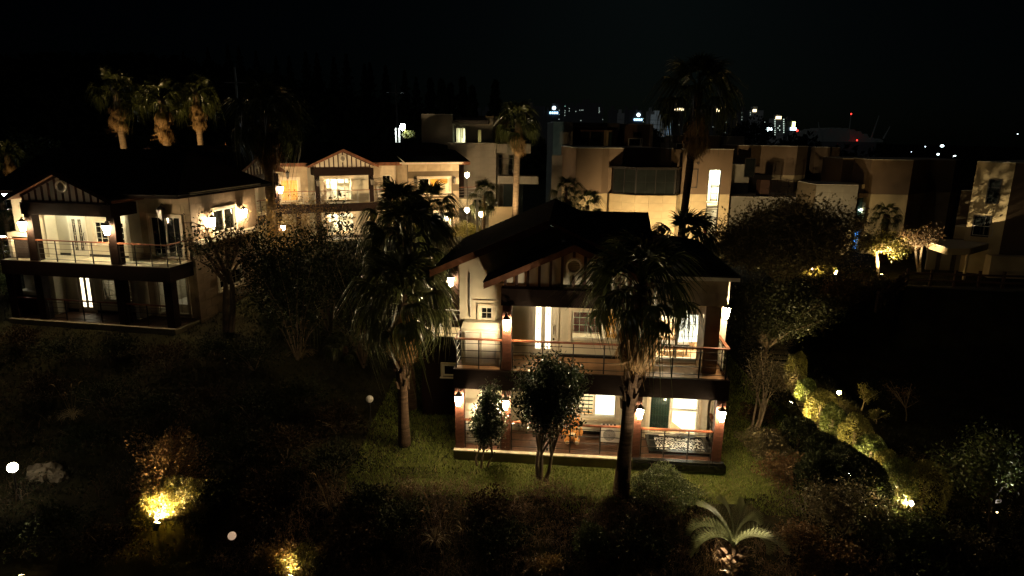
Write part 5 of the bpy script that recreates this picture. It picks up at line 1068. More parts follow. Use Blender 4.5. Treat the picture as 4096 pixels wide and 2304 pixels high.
# pampas grass tufts
def pampas(label, base, h, n, seed):
    r = random.Random(seed); o = thing('pampas_grass', label, 'ornamental grass', base, 0, 'pampas tufts on the slope'); V = []; F = []
    for i in range(n):
        az = r.uniform(0, 6.28); l = h * r.uniform(.5, .95); k = len(V); d = Vector((math.cos(az), math.sin(az), 0)); sd = Vector((-d.y, d.x, 0)) * .012
        for j in range(5):
            t = j / 4; p = d * l * .65 * t ** 1.3 + Vector((0, 0, l * (1.25 * t - .95 * t * t))); V.append(p - sd * (1 - .8 * t)); V.append(p + sd * (1 - .8 * t))
            if j: F.append((k + 2 * j - 2, k + 2 * j - 1, k + 2 * j + 1, k + 2 * j))
    link('blades', np_mesh('blades', [tuple(p) for p in V], F, grass_dry), o)
    for i in range(3 + n // 25):
        az = r.uniform(0, 6.28); l = h * r.uniform(1.0, 1.4); e = Vector((.28 * l * math.cos(az), .28 * l * math.sin(az), l)); stm = MB().tube([(0, 0, 0), e * .55 + Vector((0, 0, .1 * l)), e], [.008, .006, .005], 4, False)
        sto = part(o, 'stalk', stm, grass_dry); part(sto, 'plume', MB().tube([e, e + Vector((e.x * .12, e.y * .12, .08)), e + Vector((e.x * .3, e.y * .3, .12)), e + Vector((e.x * .5, e.y * .5, .09))], [.012, .028, .02, .004], 5), frond_d)
for i, (x, y, h, n, lab) in enumerate([(1095, 1375, 1.0, 60, 'tallest pampas tuft in the middle of the dark slope'), (830, 1290, .9, 40, 'lone pampas tuft left of the slope middle'), (1165, 1340, .7, 30, 'short pampas tuft right of the tallest one'), (185, 1060, 1.2, 70, 'wide pampas tuft on the dark left bank'), (760, 905, 1.5, 90, 'tall reedy tuft below the dark mid-garden palms')]):
    pampas(lab, GP(x, y), h, n, i)

# loose stuff: grass, undergrowth
def scatter(n, xr, yr, cond):
    x = rng.uniform(*xr, n); y = rng.uniform(*yr, n); k = cond(x, y); return x[k], y[k]
def blades(name, x, y, h, wd, m, lean=.4):
    n = len(x); z = gz(x, y); a = rng.uniform(0, 6.283, n); hh = h * rng.uniform(.5, 1.2, n); dx = np.cos(a) * wd; dy = np.sin(a) * wd; lx = rng.normal(0, lean, n) * hh; ly = rng.normal(0, lean, n) * hh
    V = np.stack([np.stack([x - dx, y - dy, z], 1), np.stack([x + dx, y + dy, z], 1), np.stack([x + lx, y + ly, z + hh], 1)], 1).reshape(-1, 3)
    o = link(name, np_mesh(name, V, np.arange(3 * n).reshape(n, 3), m)); o['kind'] = 'stuff'; return o
lawn_c = lambda x, y: (y > 18.4 + .4 * np.sin(x * 2)) & ~((x > -1.9 + .09 * (y - 21)) & (x < 7.4 + .1 * (y - 20.4)) & (y > 21.1 - .09 * (x + 1.9)))
x, y = scatter(150000, (-5.5, 11.5), (18.2, 33), lawn_c); tag(blades('grass', x, y, .10, .010, grass_m), 'short green lawn grass around the near villa', 'grass')
x, y = scatter(9000, (-5.5, 11.5), (18.2, 27), lawn_c); tag(blades('grass', x, y, .13, .007, grass_dry, 1.2), 'straw-coloured dry blades scattered through the lawn', 'grass')
x, y = scatter(42000, (-34, 0), (20, 46), lambda x, y: rng.random(len(x)) < .9); tag(blades('grass', x, y, .16, .022, grass_dk, .6), 'rough grass, darkened as unlit, on the left bank', 'grass')
x, y = scatter(26000, (10, 34), (22, 42), lambda x, y: rng.random(len(x)) < .9); tag(blades('grass', x, y, .16, .02, grass_dk, .6), 'rough grass, darkened as unlit, in the sunken right field', 'grass')
def thicket(label, n, xr, yr, cond, hgt, dens, m_stem, m_leaf, lf=.05, name='undergrowth'):
    x, y = scatter(n, xr, yr, cond); n = len(x); z = gz(x, y); V = []
    hm = hgt * (.55 + .45 * np.sin(x * 1.9 + 1.3 * np.sin(y * 1.7)) * np.cos(y * 1.5 + x * .6)); hm = np.maximum(hm, .12)
    P = np.repeat(np.stack([x, y, z], 1), dens, 0); H_ = np.repeat(hm, dens); k = len(P)
    a = rng.uniform(0, 6.283, k); l = H_ * rng.uniform(.5, 1.25, k); out = rng.uniform(.2, 1.1, k) * l; d = np.stack([np.cos(a), np.sin(a)], 1); wv = np.stack([-d[:, 1], d[:, 0], rng.normal(0, .5, k)], 1) * .0045
    P[:, :2] += rng.normal(0, .12, (k, 2)); rows = []
    for t in (0, .35, .7, 1.0):
        q = P.copy(); q[:, :2] += d * (out * t)[:, None]; q[:, 2] += l * (1.7 * t - 1.05 * t * t); q += rng.normal(0, .02, q.shape) * (t > 0); rows.append(np.stack([q - wv, q + wv], 1))
    A_ = np.stack(rows, 1).reshape(k, 8, 3); base_i = (np.arange(k) * 8)[:, None]
    F = np.concatenate([base_i + np.array([[0, 1, 3, 2]]), base_i + np.array([[2, 3, 5, 4]]), base_i + np.array([[4, 5, 7, 6]])])
    o = link(name, np_mesh(name, A_.reshape(-1, 3), F, m_stem)); tag(o, label, 'undergrowth', None, 'stuff')
    C = rows[2][:, 0] * .5 + rows[3][:, 0] * .5 + rng.normal(0, .04, (k, 3)); C2 = rows[2][:, 0] + rng.normal(0, .05, (k, 3)); C = np.concatenate([C, C2])
    o = link(name, crown_mesh(C, lf, m_leaf, name)); tag(o, label.replace('stems', 'small leaves'), 'undergrowth', None, 'stuff')
edge = lambda x: 18.75 + 11.2 * sst(5, 14, -x) + 1.5 * sst(9, 14, x) + .3 * np.sin(x * 1.6)
thicket('dry tangled brown stems covering the front slope', 2600, (-9, 10.5), (12, 20.5), lambda x, y: (y < edge(x) + .3) & ~((x > 6.6) & (y > 17.2)), .8, 10, briar, lf_brown)
thicket('dark tangled stems covering the left bank', 1500, (-30, -5), (17, 31), lambda x, y: (y < edge(x) - 1.0), .55, 6, briar, lf_dark, .09)
thicket('dim tangled stems covering the right foreground', 700, (8, 18), (14, 22), lambda x, y: (x > 7.4 + .25 * (y - 14)), .5, 7, briar, lf_olive, .07)

# ------------------------------------------------------------------ garden and street lamps, path, fence
def floodlight(label, P, target, power, size=80, colr=(1, .66, .26), lens=True, rad=.06, group='garden floodlights'):
    P = Vector(P); P.z = max(P.z, g(P.x, P.y) + .02); o = thing('floodlight', label, 'floodlight', P, 0, group); d = (Vector(target) - P).normalized(); q = d.to_track_quat('-Z', 'Y').to_euler()
    part(o, 'spike', MB().tube([(0, 0, -.25), (0, 0, .12)], .02, 6), metal_dk)
    hs = MB().lathe([(.10, -.05), (.11, .06), (.06, .18), (.03, .2)], n=12); h = part(o, 'housing', hs, metal_dk, (0, 0, .2), q)
    part(h, 'lens', MB().lathe([(.09, -.058), (.09, -.052)], n=12), lens_m)
    ld = bpy.data.lights.new('spot', 'SPOT'); ld.energy = power; ld.color = colr; ld.spot_size = R_(size); ld.spot_blend = .7; ld.shadow_soft_size = rad
    l = link('spot', ld, o, Vector((0, 0, .2)) + d * .075, q); return o
def globe_lamp(label, P, h, r, m, power=0, colr=WARMW):
    o = thing('globe_lamp', label, 'garden lamp', P, 0, 'globe lamps in the garden'); part(o, 'post', MB().lathe([(.06, -.2), (.05, 0), (.03, .1), (.028, h - .1), (.06, h - .05), (.06, h)], n=10), metal_dk)
    part(o, 'globe', MB().ball((0, 0, h + r * .92), r, 16, 10), m, smooth=True)
def post_lamp(label, P, h, m=None, s=1.0):
    o = thing('post_lamp', label, 'lamp post', P, 0, 'lamp posts around the villas'); part(o, 'post', MB().lathe([(.08, -.2), (.06, .1), (.035, .2), (.03, h)], n=8), metal_dk)
    part(o, 'lamp_head', MB().lathe([(.05 * s, h), (.10 * s, h + .06 * s), (.15 * s, h + .22 * s), (.08 * s, h + .34 * s)], n=10), m or lamp_w); part(o, 'cap', MB().lathe([(.17 * s, h + .345 * s), (.02, h + .43 * s)], n=10), metal_dk)
lamp_gl = mat('bright_globe', (.8, .8, .75), .4, .02, 4, emit=(1.0, .90, .66), es=15)
b = GP(46, 1255); t_ = at(26, 1186, b.y); globe_lamp('brightly lit garden globe lamp at the left edge', b, t_.z - b.z, .16, lamp_gl)
b = GP(588, 1392); t_ = at(584, 1349, b.y); globe_lamp('softly glowing globe lamp on its post at the bottom left', b, t_.z - b.z - .1, .125, globe_m)
b = GP(932, 1056); t_ = at(930, 1006, b.y); globe_lamp('unlit white globe lamp left of the near villa', b, t_.z - b.z - .1, .15, globe_off)
for (x, y, Y, lab) in ((1175, 441, 58, 'lit lamp post above the end balcony of the rear villa'), (1175, 529, 55, 'lit lamp post below the end balcony of the rear villa'), (1210, 539, 54, 'lit lamp post beside the pale drooping palm')):
    q = at(x, y, Y); gg = g(q.x, Y); post_lamp(lab, (q.x, Y, gg), q.z - gg - .2, s=1.25)
q = at(1013, 322, 118); post_lamp('cold white street lamp on the dark skyline', (q.x, 118, g(q.x, 118)), q.z - g(q.x, 118) - .4, lamp_cold, 3.2)
q = at(12, 490, 45); post_lamp('bright bluish lamp post at the far left edge', (q.x, 45, g(q.x, 45)), q.z - g(q.x, 45) - .2, lamp_cold, 1.1)
q = at(1000, 336, 121); o = thing('lit_wall', 'narrow white wall lit by the skyline street lamp', 'wall', (q.x, 121, g(q.x, 121))); part(o, 'wall_slab', MB().box(-.45, 0, -1, .45, .4, at(1000, 322, 121).z - g(q.x, 121)), frame_w)
q = at(1028, 338, 119.5); shrub('leafy bush lit by the skyline street lamp', (q.x, 119.5, at(1028, 352, 119.5).z), (1.2, 1, .9), 1500, .3, lf_yel, seed=200)
q = at(1201, 540, 52); o = thing('pale_post', 'pale square post with short crossbar beside the lit palm trunk', 'post', (q.x, 52, g(q.x, 52))); part(o, 'post', MB().box(-.09, -.09, -.3, .09, .09, at(1255, 503, 52).z - g(q.x, 52)), frame_w); part(o, 'crossbar', MB().box(-.4, -.05, at(1255, 503, 52).z - g(q.x, 52) + .002, .3, .05, at(1255, 503, 52).z - g(q.x, 52) + .12), frame_w)
# utility masts
for (x, y0, yc, Y, lab) in ((590, 168, 208, 95, 'tall thin utility mast beside the dark palm'), (996, 205, 233, 112, 'tall thin utility mast above the skyline street lamp')):
    q = at(x, y0, Y); gg = g(q.x, Y); o = thing('utility_mast', lab, 'mast', (q.x, Y, gg), 0, 'utility masts on the skyline'); part(o, 'pole', MB().tube([(0, 0, -1), (0, 0, q.z - gg)], .14, 6), metal_lt)
    zc = at(x, yc, Y).z - gg; part(o, 'crossarm', MB().box(-1.6, -.06, zc - .06, 1.6, .06, zc + .06), metal_lt)
# floodlights standing where the photo shows lit foliage and lit walls
b = GP(404, 1332); floodlight('floodlight at the foot of the yellow shrub', b + Vector((-.05, -.1, .05)), b + Vector((.15, .6, 1.15)), 2600, 135)
b = GP(740, 1449); floodlight('floodlight below the yellow bushes at the bottom edge', b + Vector((0, -.35, 0)), b + Vector((.1, .6, .7)), 220, 120)
b = GP(1830, 1449); floodlight('floodlight at the foot of the feather palm', b + Vector((-.25, -.55, .05)), b + Vector((-.1, .7, 1.9)), 165, 100, (1, .80, .50))
b = GP(1960, 1449); floodlight('floodlight aimed at the near villa gable', b + Vector((.2, -1.2, .1)), (.8, 21.5, 7.2), 2100, 26, (1, .80, .52))
b = GP(120, 1420); floodlight('floodlight in the lower garden aimed at the left villa', b + Vector((0, -1, .1)), (-22, 32, 10.2), 240, 26, (1, .82, .6))
for x, lab in ((285, 'first'), (402, 'second'), (490, 'third')): q = at(x, 420, 51); floodlight('floodlight on the ground behind the left villa, %s of three' % lab, (q.x - .5, 50.5, g(q.x, 50.5)), (q.x + .3, 54.0, 10.6), 2400 if x < 480 else 1500, 40, (1, .66, .28))
q = at(10, 450, 42); floodlight('floodlight under the small left edge palm', (q.x, 41.6, g(q.x, 42)), (q.x + .1, 44, 11), 420, 60)
q = at(1300, 520, 49); floodlight('floodlight at the foot of the lone lit palm', (q.x - .8, 48.6, g(q.x, 48)), (q.x + .2, 51, 11), 2000, 48, (1, .72, .38))
q = at(1500, 540, 44); floodlight('floodlight under the small bright green palm', (q.x, 44.2, g(q.x, 44)), (q.x - .5, 46.2, 6), 220, 80, (1, .85, .45))
floodlight('floodlight on the lawn before the rear villa gable', (-13.0, 46.5, 2.0), (-13, 54, 8), 1450, 95, (1, .70, .37)); floodlight('floodlight on the lawn before the rear villa stone block', (-6.0, 50.5, 2.2), (-7.4, 58.5, 5.5), 1150, 115, (1, .62, .28))
floodlight('floodlight on the lawn before the bay villa left part', (9.2, 47.5, 1.2), (10.2, 54, 3.2), 2500, 95, (1, .72, .36)); floodlight('floodlight on the lawn before the bay villa right part', (15.6, 48.5, 1.2), (16.2, 55, 3.2), 1600, 90, (1, .72, .36))
for (x, y, Y, e, lab) in ((2030, 668, 42.5, 700, 'left of the three lights under the huge tree'), (2042, 685, 41, 800, 'middle light under the huge tree'), (2085, 678, 43, 700, 'right light seen through the brown twigs')):
    q = at(x, y, Y); floodlight('floodlight in the bushes, ' + lab, (q.x, Y - .9, q.z - .3), (q.x - .2, Y - 2.2, q.z + 1.5) if x != 2042 else (q.x + .3, Y + 1.0, q.z + .6), e * .9, 84)
q = at(2200, 735, 41.5); floodlight('floodlight at the foot of the yellow-lit trunk', (at(2203, 700, 43).x, 42.4, 0), (at(2207, 700, 43).x, 43.05, 4.6), 1400, 95); q = at(2184, 697, 40.5); floodlight('floodlight beside the small golden bush', (q.x, 40.3, .7), (q.x + .3, 41.2, 1.6), 60, 110)
floodlight('floodlight on the road aimed at the slim tower villa', (16.8, 44.6, 1.2), (24.2, 52, 3.4), 1500, 56, (1, .76, .42)); floodlight('floodlight by the fence aimed at the far right villa', (22.8, 41.6, 2.3), (31.4, 45.0, 6.8), 3800, 40, (1, .78, .45))
q = at(1365, 560, 60); floodlight('cool floodlight washing the pale garden wall', (q.x + .3, 59.5, 1.8), (q.x + .9, 63, 2.9), 420, 62, (.7, 1.0, .85))
for b, s_, lab in topi:
    floodlight('low path light at the topiary ' + lab, b + Vector((-1.15 * s_ - .15, -.75 * s_, .03)), b + Vector((.05, .25, 1.25)), (90, 330, 320, 60, 90, 320, 260, 90, 25)[nm_.index(lab)], 105, (1, .74, .32))
b = GP(2108, 1010); o = thing('path_lamp', 'dazzling yellow path lamp behind the topiary row', 'path lamp', b, 0); part(o, 'post', MB().lathe([(.04, -.1), (.03, .3)], n=8), metal_dk); part(o, 'lamp_head', MB().ball((0, 0, .42), .085, 10, 8), mat('path_lamp_glass', (.8, .7, .4), .4, emit=(1, .70, .22), es=75), smooth=True)
b = GP(2131, 1215); o = thing('path_lamp', 'small white path lamp among the dark topiaries', 'path lamp', b, 0); part(o, 'post', MB().lathe([(.04, -.1), (.03, .25)], n=8), metal_dk); part(o, 'lamp_head', MB().ball((0, 0, .33), .08, 10, 8), mat('small_lamp_glass', (.8, .75, .6), .4, emit=(1, .80, .42), es=110), smooth=True)
b = GP(2496, 1300); floodlight('small stake spotlight shining up the forked trunk at the right edge', b + Vector((-.25, -.35, .1)), b + Vector((0, .2, 2.2)), 300, 90, (1, .92, .75))
b = GP(2488, 1318); o = thing('plant_sign', 'small dark plant name plaque on a stake below the right edge tree', 'sign', b, 0); part(o, 'stake', MB().box(-.015, -.015, -.1, .015, .015, .75), metal_dk); part(o, 'plaque', MB().box(-.22, -.03, .75, .22, -.01, .87), metal_dk)
b = GP(2228, 1266); floodlight('path floodlight at the lit slab shining onto the bottom right shrubs', b + Vector((.55, -.5, .1)), b + Vector((-3.0, -1.0, .7)), 320, 125, (1, .74, .36))
# path slabs
pa = [GP(1948, 860), GP(1985, 930), GP(2040, 1035), GP(2100, 1110), GP(2165, 1180), GP(2215, 1240), GP(2280, 1300)]
pth = thing('stepping_path', 'pale stone stepping path between the topiary rows', 'path', pa[0])
sm = MB().box(-.45, -.22, -.06, .45, .22, .03).mesh('paving_slab', slab_m)
for a, b_ in zip(pa[:-1], pa[1:]):
    n = max(1, int((b_ - a).length / .62))
    for i in range(n):
        q = a.lerp(b_, i / n); link('paving_slab', sm, pth, Vector((q.x, q.y, g(q.x, q.y) + .01)) - pa[0], (0, 0, math.atan2(b_.y - a.y, b_.x - a.x) + 1.57 + random.uniform(-.06, .06)))
# rocks
for i, (x, y, s, lab) in enumerate([(110, 1195, .62, 'rough rock bank lit by the left globe lamp'), (150, 1205, .35, 'smaller rock right of the left globe lamp'), (425, 1300, .28, 'rock glowing inside the floodlit shrub'), (722, 1436, .3, 'flat rock between the golden bushes'), (1940, 862, .45, 'pale rock at the start of the path')]):
    b = GP(x, y); V = MB().ball((0, 0, -.12 * s), (s, s * .7, s * .8), 22, 14); V.v = [tuple(Vector(p) * (1 + .30 * mnoise.noise(Vector(p) * 3 / s + Vector((i * 7, 0, 0))) + .16 * mnoise.noise(Vector(p) * 8 / s))) for p in V.v]
    o = part(None, 'rock', V, rock_m, b); tag(o, lab, 'rock')
# road, retaining wall and fence on the right
cor = at(2282, 722, 40.0); zr = cor.z
struct('road', MB().prism([(cor.x - 3.2, 41.2), (cor.x + .2, 40.3), (46, 37.8), (46, 47), (cor.x - 4, 52)], zr - .25, zr - .01).mesh('road', asphalt))
o = thing('retaining_wall', 'dark concrete retaining wall below the wooden fence', 'wall', (cor.x, 40.0, zr)); dirx = Vector((46 - cor.x, -2.3, 0)); L_ = dirx.length; aw = math.degrees(math.atan2(dirx.y, dirx.x)); o.rotation_euler.z = R_(aw)
me = MB().box(.01, 0, -3.2, L_ / 9 - .01, .3, -.02).mesh('wall_section', mat('darkened_concrete', (.075, .068, .052), .9, .5, 1.2, .3, 20))  # concrete colour darkened so the wall looks unlit beside the lamps
for i in range(9): link('wall_section', me, o, (i * L_ / 9, random.uniform(0, .02), 0))
part(o, 'wall_coping', MB().box(-.1, -.05, -.018, L_, .36, .08), MATS['darkened_concrete'])
e_ = GP(2205, 742); 
fence_m = mat('fence_timber', (0.06, 0.032, 0.02), .7, .3, 5)
def fence(label, p0, p1, n, h, z0, z1):
    o = thing('wooden_fence', label, 'fence', (p0.x, p0.y, z0), 0, 'wooden rail fence above the retaining wall'); d = Vector((p1.x - p0.x, p1.y - p0.y, z1 - z0)); a = math.atan2(d.y, d.x); L = math.hypot(d.x, d.y)
    pm_ = MB().box(-.07, -.07, -.2, .07, .07, h + .12).mesh('post', fence_m)
    for i in range(n + 1): link('post', pm_, o, d * (i / n), (0, 0, a))
    rm_ = MB().hexa([(0, -.035, 0), (L, -.035, d.z), (L, .035, d.z), (0, .035, 0)], [(0, -.035, .12), (L, -.035, d.z + .12), (L, .035, d.z + .12), (0, .035, .12)]).mesh('rail', fence_m)
    for zz in (.25, .6): link('rail', rm_, o, (0, -.1, 0), (0, 0, a)).location = Vector((.1 * math.sin(a), -.1 * math.cos(a), zz * h / .75))
f0 = Vector((cor.x, 40.15, 0)); fence('long dark rail fence running to the right edge', f0, Vector((46, 37.85, 0)), 15, .95, zr + .08, zr + .08)
fe = at(2207, 752, 36.5); fence('short sloping rail fence lit by the yellow trunk light', Vector((fe.x, 36.5, 0)), f0, 7, .95, fe.z - .6, zr + .05)

# ------------------------------------------------------------------ skyline: conifers, far trees, towers, stadium, far lamps
cm_ = []
for s in range(3):
    n = 900; t = rng.random(n) ** .7; r_ = (1 - t) * .22 * (1 + .35 * np.sin(t * 40 + s)) + .015; a = rng.uniform(0, 6.283, n); q = rng.random(n) ** .5
    cm_.append(crown_mesh(np.stack([np.cos(a) * r_ * q, np.sin(a) * r_ * q, .1 + .9 * t], 1), .07, lf_dark, 'crown', up=-.2))
ctr = MB().tube([(0, 0, -.1), (0, 0, .9)], [.02, .006], 5).mesh('trunk', bark)
sky_tr = [(700, 128), (735, 135), (770, 128), (800, 140), (838, 143), (870, 138), (905, 152), (940, 160), (975, 172), (1010, 180), (1045, 188), (1075, 205), (1100, 196), (1130, 215), (1165, 199), (1185, 225), (1235, 208), (640, 125), (600, 122), (560, 120), (520, 124), (470, 120)]
for i, (x, y) in enumerate(sky_tr):
    Y = 200 if x < 1100 else 170 + 5 * (i % 3); x += random.uniform(-12, 12); y += random.uniform(-8, 14); q = at(x, y, Y); zg = float(hill_z(q.x, Y)) if x < 1060 else -3.0; h = max(9.0, q.z - zg) if x < 1060 else q.z - zg; zg = q.z - h
    o = thing('conifer', 'dark conifer silhouette on the wooded skyline ridge', 'tree', (q.x, Y, zg), random.uniform(0, 6), 'conifers on the skyline ridge'); o.scale = (h * .8, h * .8, h); link('trunk', ctr, o); link('crown', random.choice(cm_), o)
x_ = rng.uniform(-330, 10, 12000); y_ = rng.uniform(130, 215, 12000); C = np.stack([x_, y_, hill_z(x_, y_) + rng.uniform(0, 5, 12000) - 1], 1)
tag(link('hill_wood', crown_mesh(C, 3.2, lf_dark, 'hill_wood')), 'dark woods covering the hill behind the villas', 'woods', None, 'stuff')
x_ = rng.uniform(20, 260, 9000); y_ = rng.uniform(118, 190, 9000); hh = 4.0 + 2.5 * np.sin(x_ * .13) * np.cos(y_ * .1) + 1.5 * np.sin(x_ * .5)
tag(link('far_wood', crown_mesh(np.stack([x_, y_, gz(x_, y_) + rng.random(9000) * np.maximum(hh, 1) + (x_ < 110) * 1.0], 1), 1.6, lf_dark, 'far_wood')), 'dark tree belt between the modern villas and the city', 'woods', None, 'stuff')
for (x, y, rx, lab) in ((1880, 300, 6, 'round dark tree crown before the city towers'), (1275, 320, 5, 'dark tree crown left of the lit palm skyline'), (1650, 325, 4, 'dark bumpy tree below the bluish towers'), (2010, 340, 5, 'dark tree below the lamp-topped tower')):
    q = at(x, y, 135); gg = g(q.x, 135); shrub(lab, (q.x, 135, gg), (rx, rx, (q.z - gg) * .56), 2400, .8, lf_dark, seed=x, cat='tree', name='tree')
c10 = lambda x, y: ((2150 + x * .40761) * K, (380 + y * .40761) * K)
tower_m = [mat('tower_glow_wall_' + n_, c_, .9, .1, .05, emit=c_, es=e_, sample=False) for n_, c_, e_ in (('dark', (.06, .065, .07), .010), ('grey', (.12, .13, .13), .022), ('pale', (.30, .36, .38), .05), ('blue', (.28, .42, .55), .10))]  # walls glow faintly; the city light on them is put into the material
win_e = [mat('tower_window_' + n_, c_, .5, .02, 4, emit=c_, es=e_, sample=False) for n_, c_, e_ in (('white', (.8, 1, .85), .55), ('green', (.45, 1, .75), .8), ('warm', (1, .8, .45), 1.2))]
sign_e = mat('sign_blue', (.3, .6, 1), .5, .02, 4, emit=(.35, .65, 1), es=1.6, sample=False); sign_w = mat('sign_white', (.9, .95, 1), .5, .02, 4, emit=(.7, .88, 1), es=1.8, sample=False); sign_y = mat('sign_yellow', (.9, .95, .4), .5, .02, 4, emit=(.95, 1, .35), es=2, sample=False)
red_e = mat('aviation_red', (1, .05, .03), .5, .02, 4, emit=(1, .03, .02), es=2.5, sample=False)
def tower(label, x0, x1, yt, m=0, wins=(), Y=900, step=(), crown=None, ww=3.6, wh=4.6):
    a = at(*c10(x0, yt), Y); b = at(*c10(x1, yt), Y); gg = -16; o = thing('apartment_tower', label, 'apartment tower', (a.x, Y, gg), 0, 'apartment towers on the skyline'); W_ = b.x - a.x; h = a.z - gg
    mb = MB().box(0, 0, 0, W_, 16, h)
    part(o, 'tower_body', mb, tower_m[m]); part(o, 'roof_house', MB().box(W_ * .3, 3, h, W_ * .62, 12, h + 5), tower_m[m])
    st_ = MB()
    for k in range(1, int(h / 6)): st_.box(.5, -.35, k * 6, W_ - .5, 0, k * 6 + .5)
    part(o, 'balcony_band', st_, tower_m[0])
    for (x, y, *kk) in wins:
        p = at(*c10(x, y), Y); q = at(*c10(x + ww, y + wh), Y); part(o, 'window', MB().box(p.x - a.x, -.6, q.z - gg, q.x - a.x, -.36, p.z - gg), win_e[kk[0] if kk else 0])
    if crown:
        x, y, x2, y2 = crown; p = at(*c10(x, y), Y); q = at(*c10(x2, y2), Y); part(o, 'lit_crown', MB().box(p.x - a.x, -.8, q.z - gg, q.x - a.x, -.4, p.z - gg), win_e[2])
    return o, a, gg
def sign(o, a, gg, x, y, m2, Y=900, emblem=None):
    p = at(*c10(x, y), Y); s = 6 / 2.9; e = MB()
    e.prism_v([(p.x - a.x + 2.5 * math.cos(k * .785 + .39), p.z - gg + 2.5 * math.sin(k * .785 + .39)) for k in range(8)], -1.0, -.6); part(o, 'emblem', e, emblem or sign_w)
    for k in range(4): part(o, 'letter', MB().box(p.x - a.x - 5.8 + k * 3.0, -1.0, p.z - gg - 7.6, p.x - a.x - 3.6 + k * 3.0, -.6, p.z - gg - 4.8), m2)
tower('dim tower left of the lit palm crown', -690, -560, 125, 0, [(-625, 140), (-625, 158), (-625, 175)]); tower('tower with pale top left of the lit palm crown', -545, -440, 150, 0, [(-470, 190), (-475, 205, 0)], crown=None)
tower('unlit tower right of the lit palm crown', -230, 75, 105, 0); tower('low unlit tower beside the blue sign tower', 80, 132, 155, 0)
o, a, gg = tower('tower with blue-white sign and column of lit windows', 138, 298, 80, 0, [(211, 148), (211, 190), (209, 236), (268, 108, 1), (268, 151), (266, 172), (266, 198)]); sign(o, a, gg, 162, 128, sign_e)
tower('tower with three lit windows right of the left sign', 302, 388, 108, 0, [(310, 131), (310, 155), (374, 158)]); tower('wide dark stepped tower with one row of lit windows', 392, 588, 78, 0, [(413, 146), (430, 146), (444, 146), (424, 248)])
tower('tower with white-lit stair corner', 590, 650, 116, 0, [(603, 125), (603, 145, 0), (600, 168), (638, 238), (608, 160)]); tower('dim tower left of the pale gabled one', 708, 786, 145, 0); tower('pale tower with gabled roof', 788, 854, 178, 1); tower('narrow dark tower left of the second sign', 860, 902, 148, 0)
o, a, gg = tower('tower with second blue-white sign', 906, 1042, 145, 0, [(1036, 228), (1036, 260)]); sign(o, a, gg, 990, 195, sign_e)
tower('slim pale twin-chimney tower', 1090, 1150, 160, 1); tower('greyish lit tower with rounded top', 1112, 1255, 190, 2, [(1235, 300)]); tower('brightest bluish tower beside the tall palm', 1262, 1325, 185, 3, [(1305, 310, 1), (1300, 280)])
tower('tower with warm lit crown behind the tall palm left side', 1335, 1440, 135, 0, [(1390, 250), (1385, 290)], crown=(1345, 128, 1432, 152)); tower('tower with warm lit crown right of the tall palm', 1690, 1830, 140, 0, [(1720, 310)], crown=(1748, 134, 1792, 164)); tower('small dim tower with paired windows', 1835, 1960, 235, 0, [(1848, 264), (1858, 264), (1840, 365)])
tower('tower with side lights left of the warm crown pair', 1995, 2080, 150, 0, [(2003, 172), (2003, 212), (2003, 240)]); tower('tower with round warm crown light', 2082, 2220, 150, 1, [(2086, 170), (2086, 190), (2218, 264), (2228, 264)], crown=(2112, 140, 2146, 166))
tower('tower with two columns of white lights and lit crown', 2318, 2428, 230, 1, [(2326, y) for y in range(238, 390, 21)] + [(2412, y) for y in range(236, 370, 21)] + [(2370, 300), (2372, 340), (2356, 320)], crown=(2338, 208, 2390, 236), ww=7, wh=8)
o, a, gg = tower('dark tower with yellow-white sign on its corner', 2440, 2532, 250, 0); p_ = at(*c10(2512, 285), 900)
part(o, 'emblem', MB().box(p_.x - a.x - 2, -1, p_.z - gg - 4, p_.x - a.x + 2, -.6, p_.z - gg + 3), sign_y); part(o, 'letter', MB().box(p_.x - a.x - 4, -1, p_.z - gg - 8, p_.x - a.x + 4, -.6, p_.z - gg - 4.4), sign_w)
far_l = mat('far_lamp_glass', (.8, .95, 1), .4, .02, 4, emit=(.72, .95, 1), es=4, sample=False)
for (x, y, Y, s, lab) in ((1934, 325, 500, 2.4, 'brilliant bluish street lamp left of the two-column tower'), (2370, 367, 330, .8, 'far white street lamp, topmost of three on the right'), (2360, 388, 300, .55, 'far white street lamp, left of the lower pair'), (2402, 393, 300, .55, 'far white street lamp, right of the lower pair'), (2328, 369, 420, .3, 'tiny far lamp left of the three on the right'), (2292, 382, 420, .3, 'tiny reddish far lamp right of the slim tower roof'), (2560, 337, 600, .4, 'tiny far lamp at the right edge')):
    q = at(x, y, Y); gg = g(q.x, Y); o = thing('street_lamp', lab, 'street lamp', (q.x, Y, gg), 0, 'far street lamps'); part(o, 'pole', MB().tube([(0, 0, -1), (0, 0, q.z - gg)], .12, 6), metal_dk); part(o, 'lamp_head', MB().ball((0, 0, q.z - gg), (s, s, s * .7), 10, 6), far_l)
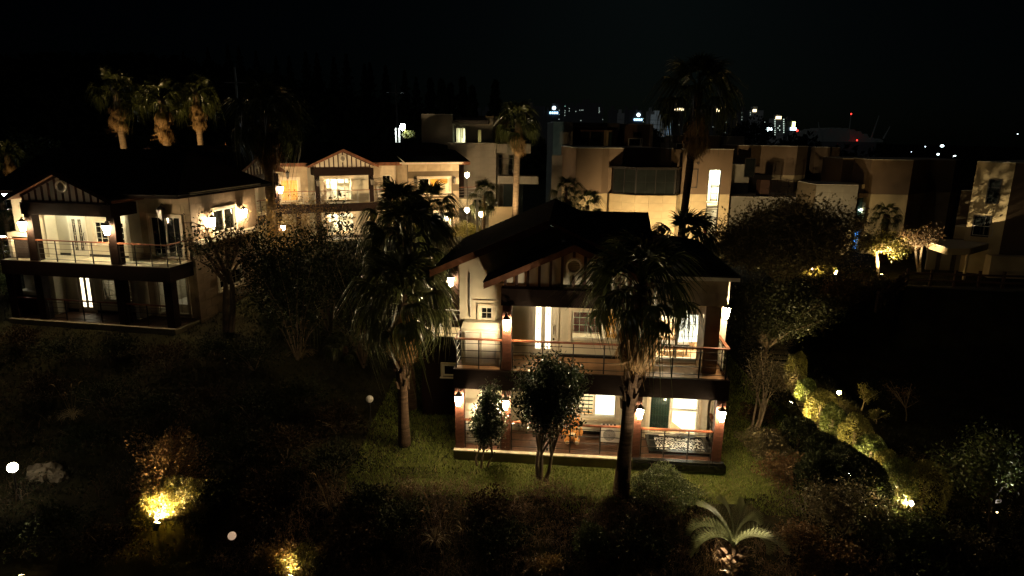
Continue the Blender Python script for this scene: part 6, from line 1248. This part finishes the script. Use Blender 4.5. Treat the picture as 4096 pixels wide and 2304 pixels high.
# stadium
Ys = 700; pl = at(*c6(250, 285), Ys); pr = at(*c6(835, 292), Ys); ptp = at(*c6(480, 210), Ys); sd = thing('stadium', 'distant domed stadium with slanting masts', 'stadium', (pl.x, Ys, -14)); W_ = pr.x - pl.x; zb_ = pl.z + 14; zt_ = ptp.z + 14
sail = mat('glowing_membrane', (.30, .33, .32), .8, .08, .05, emit=(.30, .34, .33), es=.004, sample=False)  # faint self-glow stands in for stray light on the roof and masts
part(sd, 'stand', MB().box(4, 5, 0, W_ - 4, 60, zb_ - 1), tower_m[0])
for k in range(12):
    t0, t1 = k / 12, (k + 1) / 12; f = lambda t: zb_ + (zt_ - zb_) * math.sin(math.pi * min(1, t * 1.15 + .03)) ** .7 if t < .84 else zb_ + 3 * (1 - t)
    mb = MB(); cs = [(W_ * t0, f(t0)), (W_ * (t0 + t1) / 2, max(f(t0), f(t1)) + 1.4), (W_ * t1, f(t1))]
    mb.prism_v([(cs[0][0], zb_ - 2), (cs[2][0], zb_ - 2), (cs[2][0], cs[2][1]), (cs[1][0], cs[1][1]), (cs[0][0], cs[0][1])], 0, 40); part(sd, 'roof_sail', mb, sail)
for (x0, y0, x1, y1) in ((383, 290, 364, 160), (580, 295, 602, 104), (745, 285, 805, 112), (835, 280, 885, 190)):
    a_, b_ = at(*c6(x0, y0), Ys - 5), at(*c6(x1, y1), Ys - 5); part(sd, 'mast', MB().tube([a_ - sd.location, b_ - sd.location], [.9, .35], 6), sail)
for (x, y) in ((603, 101), (645, 292)): a_ = at(*c6(x, y), Ys - 6); part(sd, 'beacon', MB().ball(a_ - sd.location, 0.7, 8, 6), red_e)
a_ = at(*c6(205, 285), 500); b_ = at(*c6(212, 222), 500); o = thing('red_lit_mast', 'short mast with red beacon left of the stadium', 'mast', (a_.x, 500, a_.z - 3)); part(o, 'pole', MB().tube([(0, 0, 0), b_ - o.location], .35, 6), sail); part(o, 'stay', MB().tube([at(*c6(236, 285), 500) - o.location, b_ - o.location], .25, 5), sail); part(o, 'beacon', MB().ball(b_ - o.location, .8, 8, 6), red_e)
